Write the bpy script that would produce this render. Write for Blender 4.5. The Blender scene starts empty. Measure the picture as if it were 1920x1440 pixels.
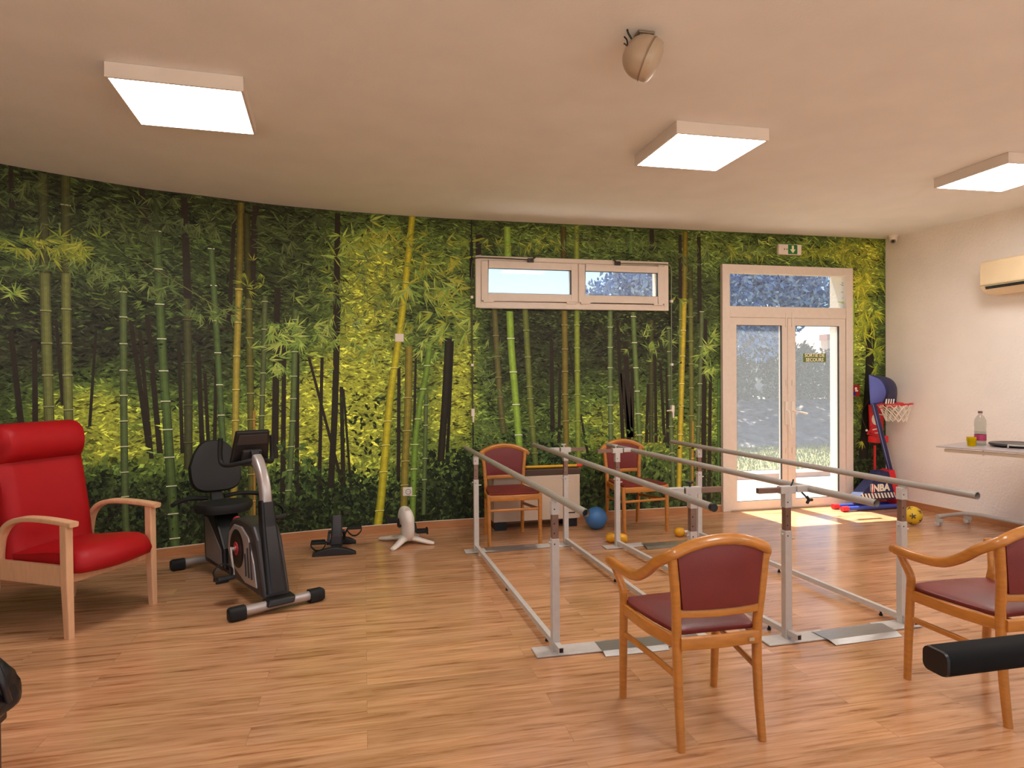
import bpy, math, random
import numpy as np
from mathutils import Vector, Matrix
R = math.radians
random.seed(7)
SC = bpy.context.scene
COL = SC.collection

# ------------------------------------------------------------------ camera
CAM_H = 1.42; FPX = 1226.9
YAW = R(15.7084 - 2.977); PITCH = -0.0088; ROLL = -0.0071

def ray(px, py):
    X = (px - 960) / FPX; Y = (py - 720) / FPX
    cr, sr = math.cos(ROLL), math.sin(ROLL)
    x = X * cr + Y * sr; u2 = -(-X * sr + Y * cr)
    cp, sp = math.cos(PITCH), math.sin(PITCH)
    fw = cp - u2 * sp; u = sp + u2 * cp
    cy, sy = math.cos(YAW), math.sin(YAW)
    return (x * cy + fw * sy, -x * sy + fw * cy, u)
def on_z(px, py, z=0.0):
    d = ray(px, py); t = (z - CAM_H) / d[2]
    return Vector((d[0] * t, d[1] * t, z))
def on_y(px, py, y):
    d = ray(px, py); t = y / d[1]
    return Vector((d[0] * t, y, CAM_H + d[2] * t))
def on_x(px, py, x):
    d = ray(px, py); t = x / d[0]
    return Vector((x, d[1] * t, CAM_H + d[2] * t))

cd = bpy.data.cameras.new('camera'); cam = bpy.data.objects.new('camera', cd); COL.objects.link(cam)
cd.sensor_width = 36; cd.lens = FPX / 1920 * 36; cd.clip_start = 0.02; cd.clip_end = 300
c0 = Vector(ray(960, 720)); cr_ = (Vector(ray(1960, 720)) - c0).normalized(); cu_ = (Vector(ray(960, -280)) - c0).normalized()
cam.matrix_world = Matrix(((cr_.x, cu_.x, -c0.x, 0), (cr_.y, cu_.y, -c0.y, 0), (cr_.z, cu_.z, -c0.z, CAM_H), (0, 0, 0, 1)))
SC.camera = cam

# ------------------------------------------------------------------ materials
def lin(c):
    if isinstance(c, str):
        c = c.lstrip('#'); c = [int(c[i:i + 2], 16) for i in (0, 2, 4)]
    o = []
    for v in c[:3]:
        v = v / 255.0
        o.append(v / 12.92 if v <= 0.04045 else ((v + 0.055) / 1.055) ** 2.4)
    return tuple(o)
def nn(nt, t, **kw):
    n = nt.nodes.new(t)
    for k, v in kw.items(): setattr(n, k, v)
    return n
def mat(name, col, rough=0.5, metal=0.0, vary=0.10, scale=8.0, bump=0.0, bscale=60.0, coat=0.0, stretch=(1, 1, 1), spec=0.5, detail=4.0, sheen=0.0):
    m = bpy.data.materials.new(name); m.use_nodes = True
    nt = m.node_tree; nt.nodes.clear()
    out = nn(nt, 'ShaderNodeOutputMaterial'); b = nn(nt, 'ShaderNodeBsdfPrincipled')
    nt.links.new(b.outputs[0], out.inputs[0])
    tc = nn(nt, 'ShaderNodeTexCoord'); mp = nn(nt, 'ShaderNodeMapping'); mp.inputs['Scale'].default_value = stretch
    nt.links.new(tc.outputs['Object'], mp.inputs[0])
    no = nn(nt, 'ShaderNodeTexNoise'); no.inputs['Scale'].default_value = scale; no.inputs['Detail'].default_value = detail
    nt.links.new(mp.outputs[0], no.inputs['Vector'])
    mr = nn(nt, 'ShaderNodeMapRange'); mr.inputs[1].default_value = 0.25; mr.inputs[2].default_value = 0.75
    mr.inputs[3].default_value = 1 - vary; mr.inputs[4].default_value = 1 + vary
    nt.links.new(no.outputs[0], mr.inputs[0])
    vm = nn(nt, 'ShaderNodeVectorMath', operation='SCALE'); vm.inputs[0].default_value = lin(col)
    nt.links.new(mr.outputs[0], vm.inputs['Scale'])
    nt.links.new(vm.outputs[0], b.inputs['Base Color'])
    b.inputs['Roughness'].default_value = rough; b.inputs['Metallic'].default_value = metal
    b.inputs['Specular IOR Level'].default_value = spec
    if coat: b.inputs['Coat Weight'].default_value = coat; b.inputs['Coat Roughness'].default_value = 0.15
    if sheen: b.inputs['Sheen Weight'].default_value = sheen
    if bump:
        n2 = nn(nt, 'ShaderNodeTexNoise'); n2.inputs['Scale'].default_value = bscale; n2.inputs['Detail'].default_value = 3
        nt.links.new(mp.outputs[0], n2.inputs['Vector'])
        bp = nn(nt, 'ShaderNodeBump'); bp.inputs['Strength'].default_value = bump; bp.inputs['Distance'].default_value = 0.01
        nt.links.new(n2.outputs[0], bp.inputs['Height']); nt.links.new(bp.outputs[0], b.inputs['Normal'])
    return m
def mat_emit(name, col, strength):
    m = bpy.data.materials.new(name); m.use_nodes = True
    nt = m.node_tree; nt.nodes.clear()
    out = nn(nt, 'ShaderNodeOutputMaterial'); e = nn(nt, 'ShaderNodeEmission')
    e.inputs[0].default_value = (*lin(col), 1); e.inputs[1].default_value = strength
    nt.links.new(e.outputs[0], out.inputs[0]); return m
def mat_glass(name, tint=(1, 1, 1), refl=0.06, haze=0.0):
    m = bpy.data.materials.new(name); m.use_nodes = True
    nt = m.node_tree; nt.nodes.clear()
    out = nn(nt, 'ShaderNodeOutputMaterial'); t = nn(nt, 'ShaderNodeBsdfTransparent'); g = nn(nt, 'ShaderNodeBsdfGlossy')
    t.inputs[0].default_value = (*tint, 1); g.inputs['Roughness'].default_value = 0.02
    lw = nn(nt, 'ShaderNodeLayerWeight'); lw.inputs[0].default_value = 0.5
    pw = nn(nt, 'ShaderNodeMath', operation='POWER'); pw.inputs[1].default_value = 4.0; nt.links.new(lw.outputs['Facing'], pw.inputs[0])
    fr = nn(nt, 'ShaderNodeMath', operation='MULTIPLY_ADD'); fr.inputs[1].default_value = 0.3; fr.inputs[2].default_value = refl * 0.5; nt.links.new(pw.outputs[0], fr.inputs[0])
    mx = nn(nt, 'ShaderNodeMixShader')
    nt.links.new(fr.outputs[0], mx.inputs[0]); nt.links.new(t.outputs[0], mx.inputs[1]); nt.links.new(g.outputs[0], mx.inputs[2])
    tl = nn(nt, 'ShaderNodeBsdfTranslucent'); tl.inputs[0].default_value = (0.9, 0.93, 1.0, 1); m2 = nn(nt, 'ShaderNodeMixShader'); m2.inputs[0].default_value = haze
    nt.links.new(mx.outputs[0], m2.inputs[1]); nt.links.new(tl.outputs[0], m2.inputs[2]); nt.links.new(m2.outputs[0], out.inputs[0]); return m

# ------------------------------------------------------------------ mesh builder
class MB:
    def __init__(s): s.v = []; s.f = []; s.sm = []; s.mi = []; s.cm = 0
    def add(s, vs, fs, smooth=False, T=None):
        o = len(s.v)
        for p in vs:
            p = Vector(p)
            if T is not None: p = T @ p
            s.v.append(p)
        for f in fs: s.f.append([i + o for i in f]); s.sm.append(smooth); s.mi.append(s.cm)
        return s
    def box(s, c, d, T=None, rz=0.0):
        x, y, z = d[0] / 2, d[1] / 2, d[2] / 2
        vs = [Vector((sx * x, sy * y, sz * z)) for sx in (-1, 1) for sy in (-1, 1) for sz in (-1, 1)]
        M = Matrix.Translation(Vector(c)) @ Matrix.Rotation(rz, 4, 'Z')
        vs = [M @ v for v in vs]
        return s.add(vs, [(0, 1, 3, 2), (4, 6, 7, 5), (0, 4, 5, 1), (2, 3, 7, 6), (0, 2, 6, 4), (1, 5, 7, 3)], False, T)
    def bb(s, x0, x1, y0, y1, z0, z1, T=None):
        return s.box(((x0 + x1) / 2, (y0 + y1) / 2, (z0 + z1) / 2), (abs(x1 - x0), abs(y1 - y0), abs(z1 - z0)), T)
    def sweep(s, path, sect, up=(0, 0, 1), cap=True, smooth=True, scl=None, closed=False, T=None):
        path = [Vector(p) for p in path]; n = len(path); k = len(sect); vs = []; fs = []
        up = Vector(up); prev = None
        for i, p in enumerate(path):
            a = path[(i - 1) % n] if (closed or i > 0) else p; b = path[(i + 1) % n] if (closed or i < n - 1) else p
            t = (b - a).normalized()
            if prev is None:
                u = up - t * up.dot(t)
                if u.length < 1e-3: u = Vector((1, 0, 0)) - t * t.x
                if u.length < 1e-3: u = Vector((0, 1, 0)) - t * t.y
            else:
                u = prev - t * prev.dot(t)
                if u.length < 1e-4: u = up - t * up.dot(t)
            u.normalize(); prev = u; r = t.cross(u)
            sc = scl[i] if scl else 1.0
            for q in sect: vs.append(p + r * (q[0] * sc) + u * (q[1] * sc))
        m = n if closed else n - 1
        for i in range(m):
            j = (i + 1) % n
            for q in range(k):
                w = (q + 1) % k
                fs.append((i * k + q, i * k + w, j * k + w, j * k + q))
        s.add(vs, fs, smooth, T)
        if cap and not closed:
            s.add(vs[:k], [tuple(reversed(range(k)))], False, T); s.add(vs[-k:], [tuple(range(k))], False, T)
        return s
    def tube(s, path, r, n=10, cap=True, scl=None, closed=False, T=None, up=(0, 0, 1)):
        return s.sweep(path, [(r * math.cos(a * 2 * math.pi / n), r * math.sin(a * 2 * math.pi / n)) for a in range(n)], up, cap, True, scl, closed, T)
    def cone(s, p0, p1, r0, r1, n=14, T=None):
        return s.tube([p0, p1], 1.0, n, True, [r0, r1], False, T)
    def rod(s, p0, p1, w, h, up=(0, 0, 1), T=None, scl=None):
        return s.sweep([p0, p1], [(-w / 2, -h / 2), (w / 2, -h / 2), (w / 2, h / 2), (-w / 2, h / 2)], up, True, False, scl, False, T)
    def lathe(s, prof, n=20, T=None, flat=False, c=(0, 0, 0)):
        vs = []; fs = []; k = len(prof); c = Vector(c)
        for i in range(n):
            a = 2 * math.pi * i / n
            for r, z in prof: vs.append(c + Vector((r * math.cos(a), r * math.sin(a), z)))
        for i in range(n):
            j = (i + 1) % n
            for q in range(k - 1): fs.append((i * k + q, j * k + q, j * k + q + 1, i * k + q + 1))
        return s.add(vs, fs, not flat, T)
    def ball(s, c, r, n=16, T=None, sq=(1, 1, 1)):
        vs = []; fs = []; m = n // 2 + 1
        for i in range(m + 1):
            th = math.pi * i / m
            for j in range(n):
                ph = 2 * math.pi * j / n
                vs.append(Vector(c) + Vector((r * sq[0] * math.sin(th) * math.cos(ph), r * sq[1] * math.sin(th) * math.sin(ph), r * sq[2] * math.cos(th))))
        for i in range(m):
            for j in range(n):
                k = (j + 1) % n
                fs.append((i * n + j, (i + 1) * n + j, (i + 1) * n + k, i * n + k))
        return s.add(vs, fs, True, T)
    def loft(s, rings, cap=True, smooth=True, T=None, closed=True):
        k = len(rings[0]); vs = [p for r in rings for p in r]; fs = []
        for i in range(len(rings) - 1):
            for q in range(k if closed else k - 1):
                w = (q + 1) % k
                fs.append((i * k + q, i * k + w, (i + 1) * k + w, (i + 1) * k + q))
        s.add(vs, fs, smooth, T)
        if cap: s.add(rings[0], [tuple(reversed(range(k)))], smooth, T); s.add(rings[-1], [tuple(range(k))], smooth, T)
        return s
    def prism(s, pts, d, T=None):
        """pts: 3d polygon, d: extrusion vector"""
        k = len(pts); a = [Vector(p) for p in pts]; b = [p + Vector(d) for p in a]
        fs = [tuple(reversed(range(k))), tuple(range(k, 2 * k))] + [(i, (i + 1) % k, (i + 1) % k + k, i + k) for i in range(k)]
        return s.add(a + b, fs, False, T)
    def build(s, name, material, parent=None, bevel=0.0, seg=2, world=False, sub=0, solid=0.0):
        me = bpy.data.meshes.new(name)
        vs = s.v
        if world and parent is not None:
            top = parent
            while top.parent: top = top.parent
            M = (Matrix.Translation(top.location) @ top.rotation_euler.to_matrix().to_4x4()).inverted()
            vs = [M @ v for v in vs]
        me.from_pydata([tuple(v) for v in vs], [], s.f)
        me.polygons.foreach_set('use_smooth', s.sm)
        ms = material if isinstance(material, (list, tuple)) else [material]
        for m in ms: me.materials.append(m)
        if len(ms) > 1: me.polygons.foreach_set('material_index', s.mi)
        me.update()
        import bmesh
        bm = bmesh.new(); bm.from_mesh(me); bmesh.ops.remove_doubles(bm, verts=bm.verts, dist=1e-5)
        bmesh.ops.recalc_face_normals(bm, faces=bm.faces); bm.to_mesh(me); bm.free()
        if any(s.sm): me.set_sharp_from_angle(angle=R(50))
        o = bpy.data.objects.new(name, me); COL.objects.link(o)
        if parent is not None: o.parent = parent
        if solid: md = o.modifiers.new('s', 'SOLIDIFY'); md.thickness = solid; md.offset = 0
        if bevel:
            md = o.modifiers.new('b', 'BEVEL'); md.width = bevel; md.segments = seg; md.limit_method = 'ANGLE'; md.angle_limit = R(40); md.harden_normals = False
        if sub: md = o.modifiers.new('u', 'SUBSURF'); md.levels = sub; md.render_levels = sub
        return o
def tag(o, label=None, cat=None, group=None, kind=None):
    if label: o['label'] = label
    if cat: o['category'] = cat
    if group: o['group'] = group
    if kind: o['kind'] = kind
    return o
def root(name, loc, label, cat, rz=0.0, group=None, kind=None):
    o = bpy.data.objects.new(name, None); COL.objects.link(o); o.empty_display_size = 0.1
    o.location = loc; o.rotation_euler = (0, 0, rz)
    return tag(o, label, cat, group, kind)
def origin(o, p):
    """move a single-mesh thing's origin to p without moving its surface"""
    p = Vector(p); o.data.transform(Matrix.Translation(-p)); o.location = p; return o
def copy_tree(o, parent=None):
    c = o.copy(); COL.objects.link(c)
    if parent is not None: c.parent = parent
    for ch in list(o.children): copy_tree(ch, c)
    return c
def smooth_path(pts, n=8):
    P = [Vector(p) for p in pts]; out = []
    for i in range(len(P) - 1):
        p0 = P[i - 1] if i > 0 else P[i] * 2 - P[i + 1]; p1 = P[i]; p2 = P[i + 1]; p3 = P[i + 2] if i + 2 < len(P) else P[i + 1] * 2 - P[i]
        for k in range(n):
            t = k / n
            out.append(0.5 * ((2 * p1) + (-p0 + p2) * t + (2 * p0 - 5 * p1 + 4 * p2 - p3) * t * t + (-p0 + 3 * p1 - 3 * p2 + p3) * t ** 3))
    out.append(P[-1]); return out
def rrect(w, h, r, n=3):
    o = []
    for cx, cy, a0 in ((w / 2 - r, h / 2 - r, 0), (-w / 2 + r, h / 2 - r, 90), (-w / 2 + r, -h / 2 + r, 180), (w / 2 - r, -h / 2 + r, 270)):
        for i in range(n + 1):
            a = R(a0 + 90 * i / n); o.append((cx + r * math.cos(a), cy + r * math.sin(a)))
    return o
def text_mb(mb, s, size, p, xdir, ydir, align='CENTER', ext=0.001, bold=0.0):
    cu = bpy.data.curves.new('t', 'FONT'); cu.body = s; cu.size = size; cu.align_x = align; cu.align_y = 'CENTER'; cu.extrude = ext; cu.offset = bold; cu.resolution_u = 3
    cu.space_line = 0.95
    ob = bpy.data.objects.new('t', cu); COL.objects.link(ob)
    bpy.context.view_layer.update()
    me = bpy.data.meshes.new_from_object(ob.evaluated_get(bpy.context.evaluated_depsgraph_get()))
    xd = Vector(xdir).normalized(); yd = Vector(ydir).normalized(); zd = xd.cross(yd); p = Vector(p)
    vs = [p + xd * v.co.x + yd * v.co.y + zd * v.co.z for v in me.vertices]
    mb.add(vs, [tuple(f.vertices) for f in me.polygons])
    bpy.data.objects.remove(ob); bpy.data.curves.remove(cu); bpy.data.meshes.remove(me)
SKY_STRENGTH = 0.18; SUN_STRENGTH = 19.0; EXPO = 0.24; PANEL = 24.0
# ------------------------------------------------------------------ palette
M_white = mat('white_paint', '#e9ddd0', 0.45, vary=0.03)
M_pvc = mat('window_plastic', '#dfd0c2', 0.4, vary=0.04, scale=20)
M_lampbox = mat('lamp_housing', '#e6ddd6', 0.5, vary=0.02)
M_grey = mat('grey_enamel', '#bfb9b3', 0.38, vary=0.06, scale=30)
M_tube = mat('rail_lacquer', '#a09890', 0.3, vary=0.05, scale=30)
M_brown = mat('brown_steel', '#8a6e60', 0.35, metal=0.5, vary=0.12, scale=20)
M_steel = mat('brushed_steel', '#b8b6b4', 0.32, metal=0.85, vary=0.1, scale=12, stretch=(1, 8, 1))
M_black = mat('black_plastic', '#0e0e0f', 0.45, vary=0.15)
M_rubber = mat('black_rubber', '#0b0b0b', 0.7, vary=0.15)
M_wood = mat('chair_beech', '#b9762f', 0.32, vary=0.16, scale=5, stretch=(3, 3, 14), coat=0.35)
M_vinyl = mat('maroon_vinyl', '#722725', 0.42, vary=0.06, scale=15, bump=0.06, bscale=220)
M_beech = mat('pale_beech', '#dcae86', 0.42, vary=0.08, scale=5, stretch=(10, 10, 2), coat=0.15)
M_red = mat('red_vinyl', '#a30f16', 0.5, vary=0.05, spec=0.25, scale=10, bump=0.05, bscale=160)
M_silver = mat('silver_lacquer', '#b5aca8', 0.32, metal=0.5, vary=0.06)
M_dgrey = mat('dark_grey_plastic', '#332e2e', 0.42, vary=0.1)
M_glass = mat_glass('window_glass', (0.93, 0.97, 1.0), 0.05, 0.05)

H = 2.949            # ceiling height
WY = 6.24            # straight part of the mural wall
# wall line in plan, left to right
WP = smooth_path([(-4.3, 2.2, 0), (-3.95, 3.3, 0), (-3.42, 4.3, 0), (-2.98, 4.86, 0), (-2.48, 5.27, 0), (-1.77, 5.69, 0), (-1.30, 5.85, 0), (-0.82, 6.02, 0), (-0.37, 6.115, 0), (0.1, 6.18, 0), (0.6, 6.225, 0), (1.05, WY, 0)], 6)
WP += [Vector((x, WY, 0)) for x in np.arange(1.15, 5.70, 0.1)] + [Vector((5.71, WY, 0))]
WS = [0.0]
for i in range(1, len(WP)): WS.append(WS[-1] + (WP[i] - WP[i - 1]).length)
def wpos(s, z, off=0.0):
    """point on the mural wall: s metres along it, z up, off metres into the room"""
    import bisect
    i = min(max(bisect.bisect_right(WS, s) - 1, 0), len(WP) - 2)
    a, b = WP[i], WP[i + 1]; t = (s - WS[i]) / (WS[i + 1] - WS[i])
    d = (b - a).normalized()
    return Vector((a.x + (b.x - a.x) * t + d.y * off, a.y + (b.y - a.y) * t - d.x * off, z))
def wsz(px, py):
    d = ray(px, py); best = None
    for i in range(len(WP) - 1):
        a, b = WP[i], WP[i + 1]; ex, ey = b.x - a.x, b.y - a.y
        den = d[0] * ey - d[1] * ex
        if abs(den) < 1e-9: continue
        t = (a.x * ey - a.y * ex) / den; q = (a.x * d[1] - a.y * d[0]) / den
        if t > 0 and -1e-6 <= q <= 1 + 1e-6: best = (WS[i] + q * (WS[i + 1] - WS[i]), CAM_H + d[2] * t); break
    if best is None: best = (WS[-1] + 0.01, CAM_H + d[2] * WY / max(d[1], .1)) if px > 960 else (0.0, 1.4)
    return best
S0 = WS[-1] - 5.71   # s = x + S0 on the straight part
OPEN = [(1.085 + S0, 3.025 + S0, 2.13, 2.57), (3.70 + S0, 5.215 + S0, -0.1, 2.57)]
def in_open(s, z, m=0.0): return any(a - m < s < b + m and c - m < z < d + m for a, b, c, d in OPEN)

# ------------------------------------------------------------------ floor
def floor_material():
    m = bpy.data.materials.new('oak_vinyl_planks'); m.use_nodes = True; nt = m.node_tree; nt.nodes.clear()
    L = nt.links.new
    out = nn(nt, 'ShaderNodeOutputMaterial'); b = nn(nt, 'ShaderNodeBsdfPrincipled'); L(b.outputs[0], out.inputs[0])
    tc = nn(nt, 'ShaderNodeTexCoord')
    br = nn(nt, 'ShaderNodeTexBrick'); br.offset = 0.37; br.offset_frequency = 2
    br.inputs['Scale'].default_value = 1.0; br.inputs['Mortar Size'].default_value = 0.0012; br.inputs['Mortar Smooth'].default_value = 0.3
    br.inputs['Brick Width'].default_value = 1.25; br.inputs['Row Height'].default_value = 0.135; br.inputs['Bias'].default_value = 0.0
    br.inputs['Color1'].default_value = (0, 0, 0, 1); br.inputs['Color2'].default_value = (1, 1, 1, 1); br.inputs['Mortar'].default_value = (0.5, 0.5, 0.5, 1)
    L(tc.outputs['Object'], br.inputs['Vector'])
    # per plank shift of the grain
    cm = nn(nt, 'ShaderNodeCombineXYZ'); ms = nn(nt, 'ShaderNodeMath', operation='MULTIPLY'); ms.inputs[1].default_value = 9.0
    L(br.outputs['Color'], ms.inputs[0]); L(ms.outputs[0], cm.inputs[0]); L(ms.outputs[0], cm.inputs[2])
    ad = nn(nt, 'ShaderNodeVectorMath', operation='ADD'); L(tc.outputs['Object'], ad.inputs[0]); L(cm.outputs[0], ad.inputs[1])
    mp = nn(nt, 'ShaderNodeMapping'); mp.inputs['Scale'].default_value = (1.5, 20.0, 1.0); L(ad.outputs[0], mp.inputs[0])
    n1 = nn(nt, 'ShaderNodeTexNoise'); n1.inputs['Scale'].default_value = 1.6; n1.inputs['Detail'].default_value = 12; n1.inputs['Roughness'].default_value = 0.62; n1.inputs['Distortion'].default_value = 0.5
    L(mp.outputs[0], n1.inputs['Vector'])
    ra = nn(nt, 'ShaderNodeValToRGB'); cr = ra.color_ramp
    cr.elements[0].position = 0.28; cr.elements[0].color = (*lin('#83502d'), 1)
    cr.elements[1].position = 0.75; cr.elements[1].color = (*lin('#d8a780'), 1)
    e = cr.elements.new(0.45); e.color = (*lin('#bb8860'), 1)
    e = cr.elements.new(0.58); e.color = (*lin('#c99770'), 1)
    L(n1.outputs[0], ra.inputs[0])
    mp2 = nn(nt, 'ShaderNodeMapping'); mp2.inputs['Scale'].default_value = (0.8, 2.2, 1.0); L(ad.outputs[0], mp2.inputs[0])
    n2 = nn(nt, 'ShaderNodeTexNoise'); n2.inputs['Scale'].default_value = 2.0; n2.inputs['Detail'].default_value = 3; L(mp2.outputs[0], n2.inputs['Vector'])
    mr = nn(nt, 'ShaderNodeMapRange'); mr.inputs[1].default_value = 0.3; mr.inputs[2].default_value = 0.7; mr.inputs[3].default_value = 0.86; mr.inputs[4].default_value = 1.12
    L(n2.outputs[0], mr.inputs[0])
    v1 = nn(nt, 'ShaderNodeVectorMath', operation='SCALE'); L(ra.outputs[0], v1.inputs[0]); L(mr.outputs[0], v1.inputs['Scale'])
    mr2 = nn(nt, 'ShaderNodeMapRange'); mr2.inputs[3].default_value = 0.93; mr2.inputs[4].default_value = 1.07; L(br.outputs['Color'], mr2.inputs[0])
    v2 = nn(nt, 'ShaderNodeVectorMath', operation='SCALE'); L(v1.outputs[0], v2.inputs[0]); L(mr2.outputs[0], v2.inputs['Scale'])
    mr3 = nn(nt, 'ShaderNodeMapRange'); mr3.inputs[3].default_value = 1.0; mr3.inputs[4].default_value = 0.72; L(br.outputs['Fac'], mr3.inputs[0])
    v3 = nn(nt, 'ShaderNodeVectorMath', operation='SCALE'); L(v2.outputs[0], v3.inputs[0]); L(mr3.outputs[0], v3.inputs['Scale'])
    L(v3.outputs[0], b.inputs['Base Color'])
    mr4 = nn(nt, 'ShaderNodeMapRange'); mr4.inputs[3].default_value = 0.12; mr4.inputs[4].default_value = 0.23; L(n2.outputs[0], mr4.inputs[0]); L(mr4.outputs[0], b.inputs['Roughness'])
    bp = nn(nt, 'ShaderNodeBump'); bp.inputs['Strength'].default_value = 0.06; bp.inputs['Distance'].default_value = 0.004
    L(n1.outputs[0], bp.inputs['Height']); L(bp.outputs[0], b.inputs['Normal'])
    b.inputs['Specular IOR Level'].default_value = 0.75
    return m
BACK = -1.4
def wall_x(y): return 5.71 + 0.09 * (WY - y)   # right wall line
base_pts = [Vector((p.x, p.y, 0)) for p in WP]
outline = [Vector((-4.3, BACK, 0))] + base_pts + [Vector((wall_x(BACK), BACK, 0))]
mb = MB(); mb.add([(p.x, p.y, 0) for p in outline], [tuple(reversed(range(len(outline))))])
mb.add([(3.66, WY, 0), (5.25, WY, 0), (5.25, WY + 0.3, 0), (3.66, WY + 0.3, 0)], [(0, 1, 2, 3)])
tag(mb.build('floor', floor_material()), kind='structure')

def plaster(name, col, bump, bs, rough=0.9):
    return mat(name, col, rough, vary=0.035, scale=3.0, bump=bump, bscale=bs, spec=0.2)
M_ceil = plaster('ceiling_paint', '#eceded', 0.12, 90)
M_wall = plaster('rough_plaster', '#efe6de', 0.55, 45)
mb = MB(); k = len(outline)
mb.prism([(p.x, p.y, H) for p in outline], (0, 0, 0.15))
tag(mb.build('ceiling', M_ceil), kind='structure')
# right wall, rear wall and left wall, all with thickness
def slab(name, a, b, m, th=0.2):
    a = Vector((*a, 0)); b = Vector((*b, 0)); d = (b - a).normalized(); n = Vector((d.y, -d.x, 0)) * th
    q = MB(); q.prism([a, b, b + n, a + n], (0, 0, H)); return tag(q.build(name, m), kind='structure')
slab('wall_right', (5.71, WY), (wall_x(BACK), BACK), M_wall, -0.2)
RX0, RX1, RZ0, RZ1 = -3.6, 5.4, 0.08, 2.55
q = MB(); xr = wall_x(BACK)
for a, b, c, d in ((-4.5, RX0, 0, H), (RX1, xr + 0.2, 0, H), (RX0, RX1, 0, RZ0), (RX0, RX1, RZ1, H)): q.bb(a, b, BACK - 0.2, BACK, c, d)
tag(q.build('wall_rear', M_wall), kind='structure')
q = MB()
for i in range(6): x = RX0 + 0.03 + (RX1 - RX0 - 0.06) * i / 5; q.bb(x - 0.03, x + 0.03, BACK - 0.12, BACK - 0.05, RZ0 + .06, RZ1 - .06)
q.bb(RX0, RX1, BACK - 0.12, BACK - 0.05, RZ0, RZ0 + 0.06); q.bb(RX0, RX1, BACK - 0.12, BACK - 0.05, RZ1 - 0.06, RZ1)
tag(q.build('added_rear_window', M_pvc), kind='structure')  # unseen rear window and its opening, added to bring in daylight
slab('wall_left', (-4.3, BACK), (-4.3, 2.2), M_wall, -0.2)

# baseboards
M_base = mat('plank_skirting', '#b87e52', 0.4, vary=0.14, scale=3, stretch=(2, 2, 20))
M_bead = mat('skirting_bead', '#e6d3be', 0.5, vary=0.03)
def skirting(name, pts):
    q = MB(); pts = [Vector(p) for p in pts]
    ins = []
    for i, p in enumerate(pts):
        a = pts[max(i - 1, 0)]; b = pts[min(i + 1, len(pts) - 1)]; d = (b - a).normalized(); ins.append(Vector((d.y, -d.x, 0)))
    for t0, t1, z0, z1, mi in ((0.0, 0.012, 0.0, 0.066, 0), (0.0, 0.010, 0.066, 0.072, 1)):
        q.cm = mi
        rings = [[p + n * t0 + Vector((0, 0, z0)), p + n * t1 + Vector((0, 0, z0)), p + n * t1 + Vector((0, 0, z1)), p + n * t0 + Vector((0, 0, z1))] for p, n in zip(pts, ins)]
        q.loft(rings, True, False)
    return tag(q.build(name, [M_base, M_bead]), kind='structure')
iA = [p for p in WP if p.x < 3.66] + [Vector((3.664, WY, 0))]
skirting('baseboard_back', iA)
skirting('baseboard_corner', [(5.252, WY, 0), (5.70, WY, 0)])
skirting('baseboard_right', [(5.71, WY, 0), (wall_x(0), 0, 0), (wall_x(BACK), BACK, 0)])
# ------------------------------------------------------------------ printed bamboo forest on the long wall
def mural_material(name, noisy):
    m = bpy.data.materials.new(name); m.use_nodes = True; nt = m.node_tree; nt.nodes.clear(); L = nt.links.new
    out = nn(nt, 'ShaderNodeOutputMaterial'); b = nn(nt, 'ShaderNodeBsdfPrincipled'); L(b.outputs[0], out.inputs[0])
    at = nn(nt, 'ShaderNodeAttribute'); at.attribute_name = 'print'
    tc = nn(nt, 'ShaderNodeTexCoord')
    n1 = nn(nt, 'ShaderNodeTexNoise'); n1.inputs['Scale'].default_value = 38 if noisy else 30; n1.inputs['Detail'].default_value = 5; n1.inputs['Roughness'].default_value = 0.7
    L(tc.outputs['Object'], n1.inputs['Vector'])
    mr = nn(nt, 'ShaderNodeMapRange'); mr.inputs[1].default_value = 0.35; mr.inputs[2].default_value = 0.65
    mr.inputs[3].default_value = 0.5 if noisy else 0.85; mr.inputs[4].default_value = 1.5 if noisy else 1.15
    L(n1.outputs[0], mr.inputs[0])
    v = nn(nt, 'ShaderNodeVectorMath', operation='SCALE'); L(at.outputs['Color'], v.inputs[0]); L(mr.outputs[0], v.inputs['Scale'])
    L(v.outputs[0], b.inputs['Base Color']); b.inputs['Roughness'].default_value = 0.55; b.inputs['Specular IOR Level'].default_value = 0.25
    return m
GL = [(690,740,110,130,1.0),(680,560,65,130,.75),(845,770,45,110,.95),(590,750,55,90,.65),(110,765,80,45,.8),(200,770,60,60,.75),(170,840,120,50,.6),(330,850,120,50,.5),(520,800,60,110,.5),(600,830,90,60,.55),(350,790,110,55,.62),(480,730,40,110,.3),
      (872,640,30,160,.55),(1120,800,140,75,.5),(1210,810,110,70,.45),(760,480,110,70,.55),(1605,600,45,190,.85),(1500,470,110,30,.6),(1640,480,30,60,.5),(1040,445,140,30,.4),
      (60,470,110,35,.35),(1335,720,30,150,.4),(1300,860,60,70,.3),(700,880,90,40,.35),(330,470,260,60,.14),(1180,470,200,40,.25),(1340,470,60,60,.35),(940,820,50,70,.3)]
DK = [(200,660,230,60,.9),(60,600,100,130,.7),(1150,650,150,55,.8),(420,650,100,70,.5),(640,960,300,45,.8),(230,960,200,40,.7),(1100,930,220,40,.6),(1640,880,40,70,.8),(980,660,70,60,.5),(520,600,60,80,.4),(880,900,80,60,.8)]
from mathutils import noise as mno
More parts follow.
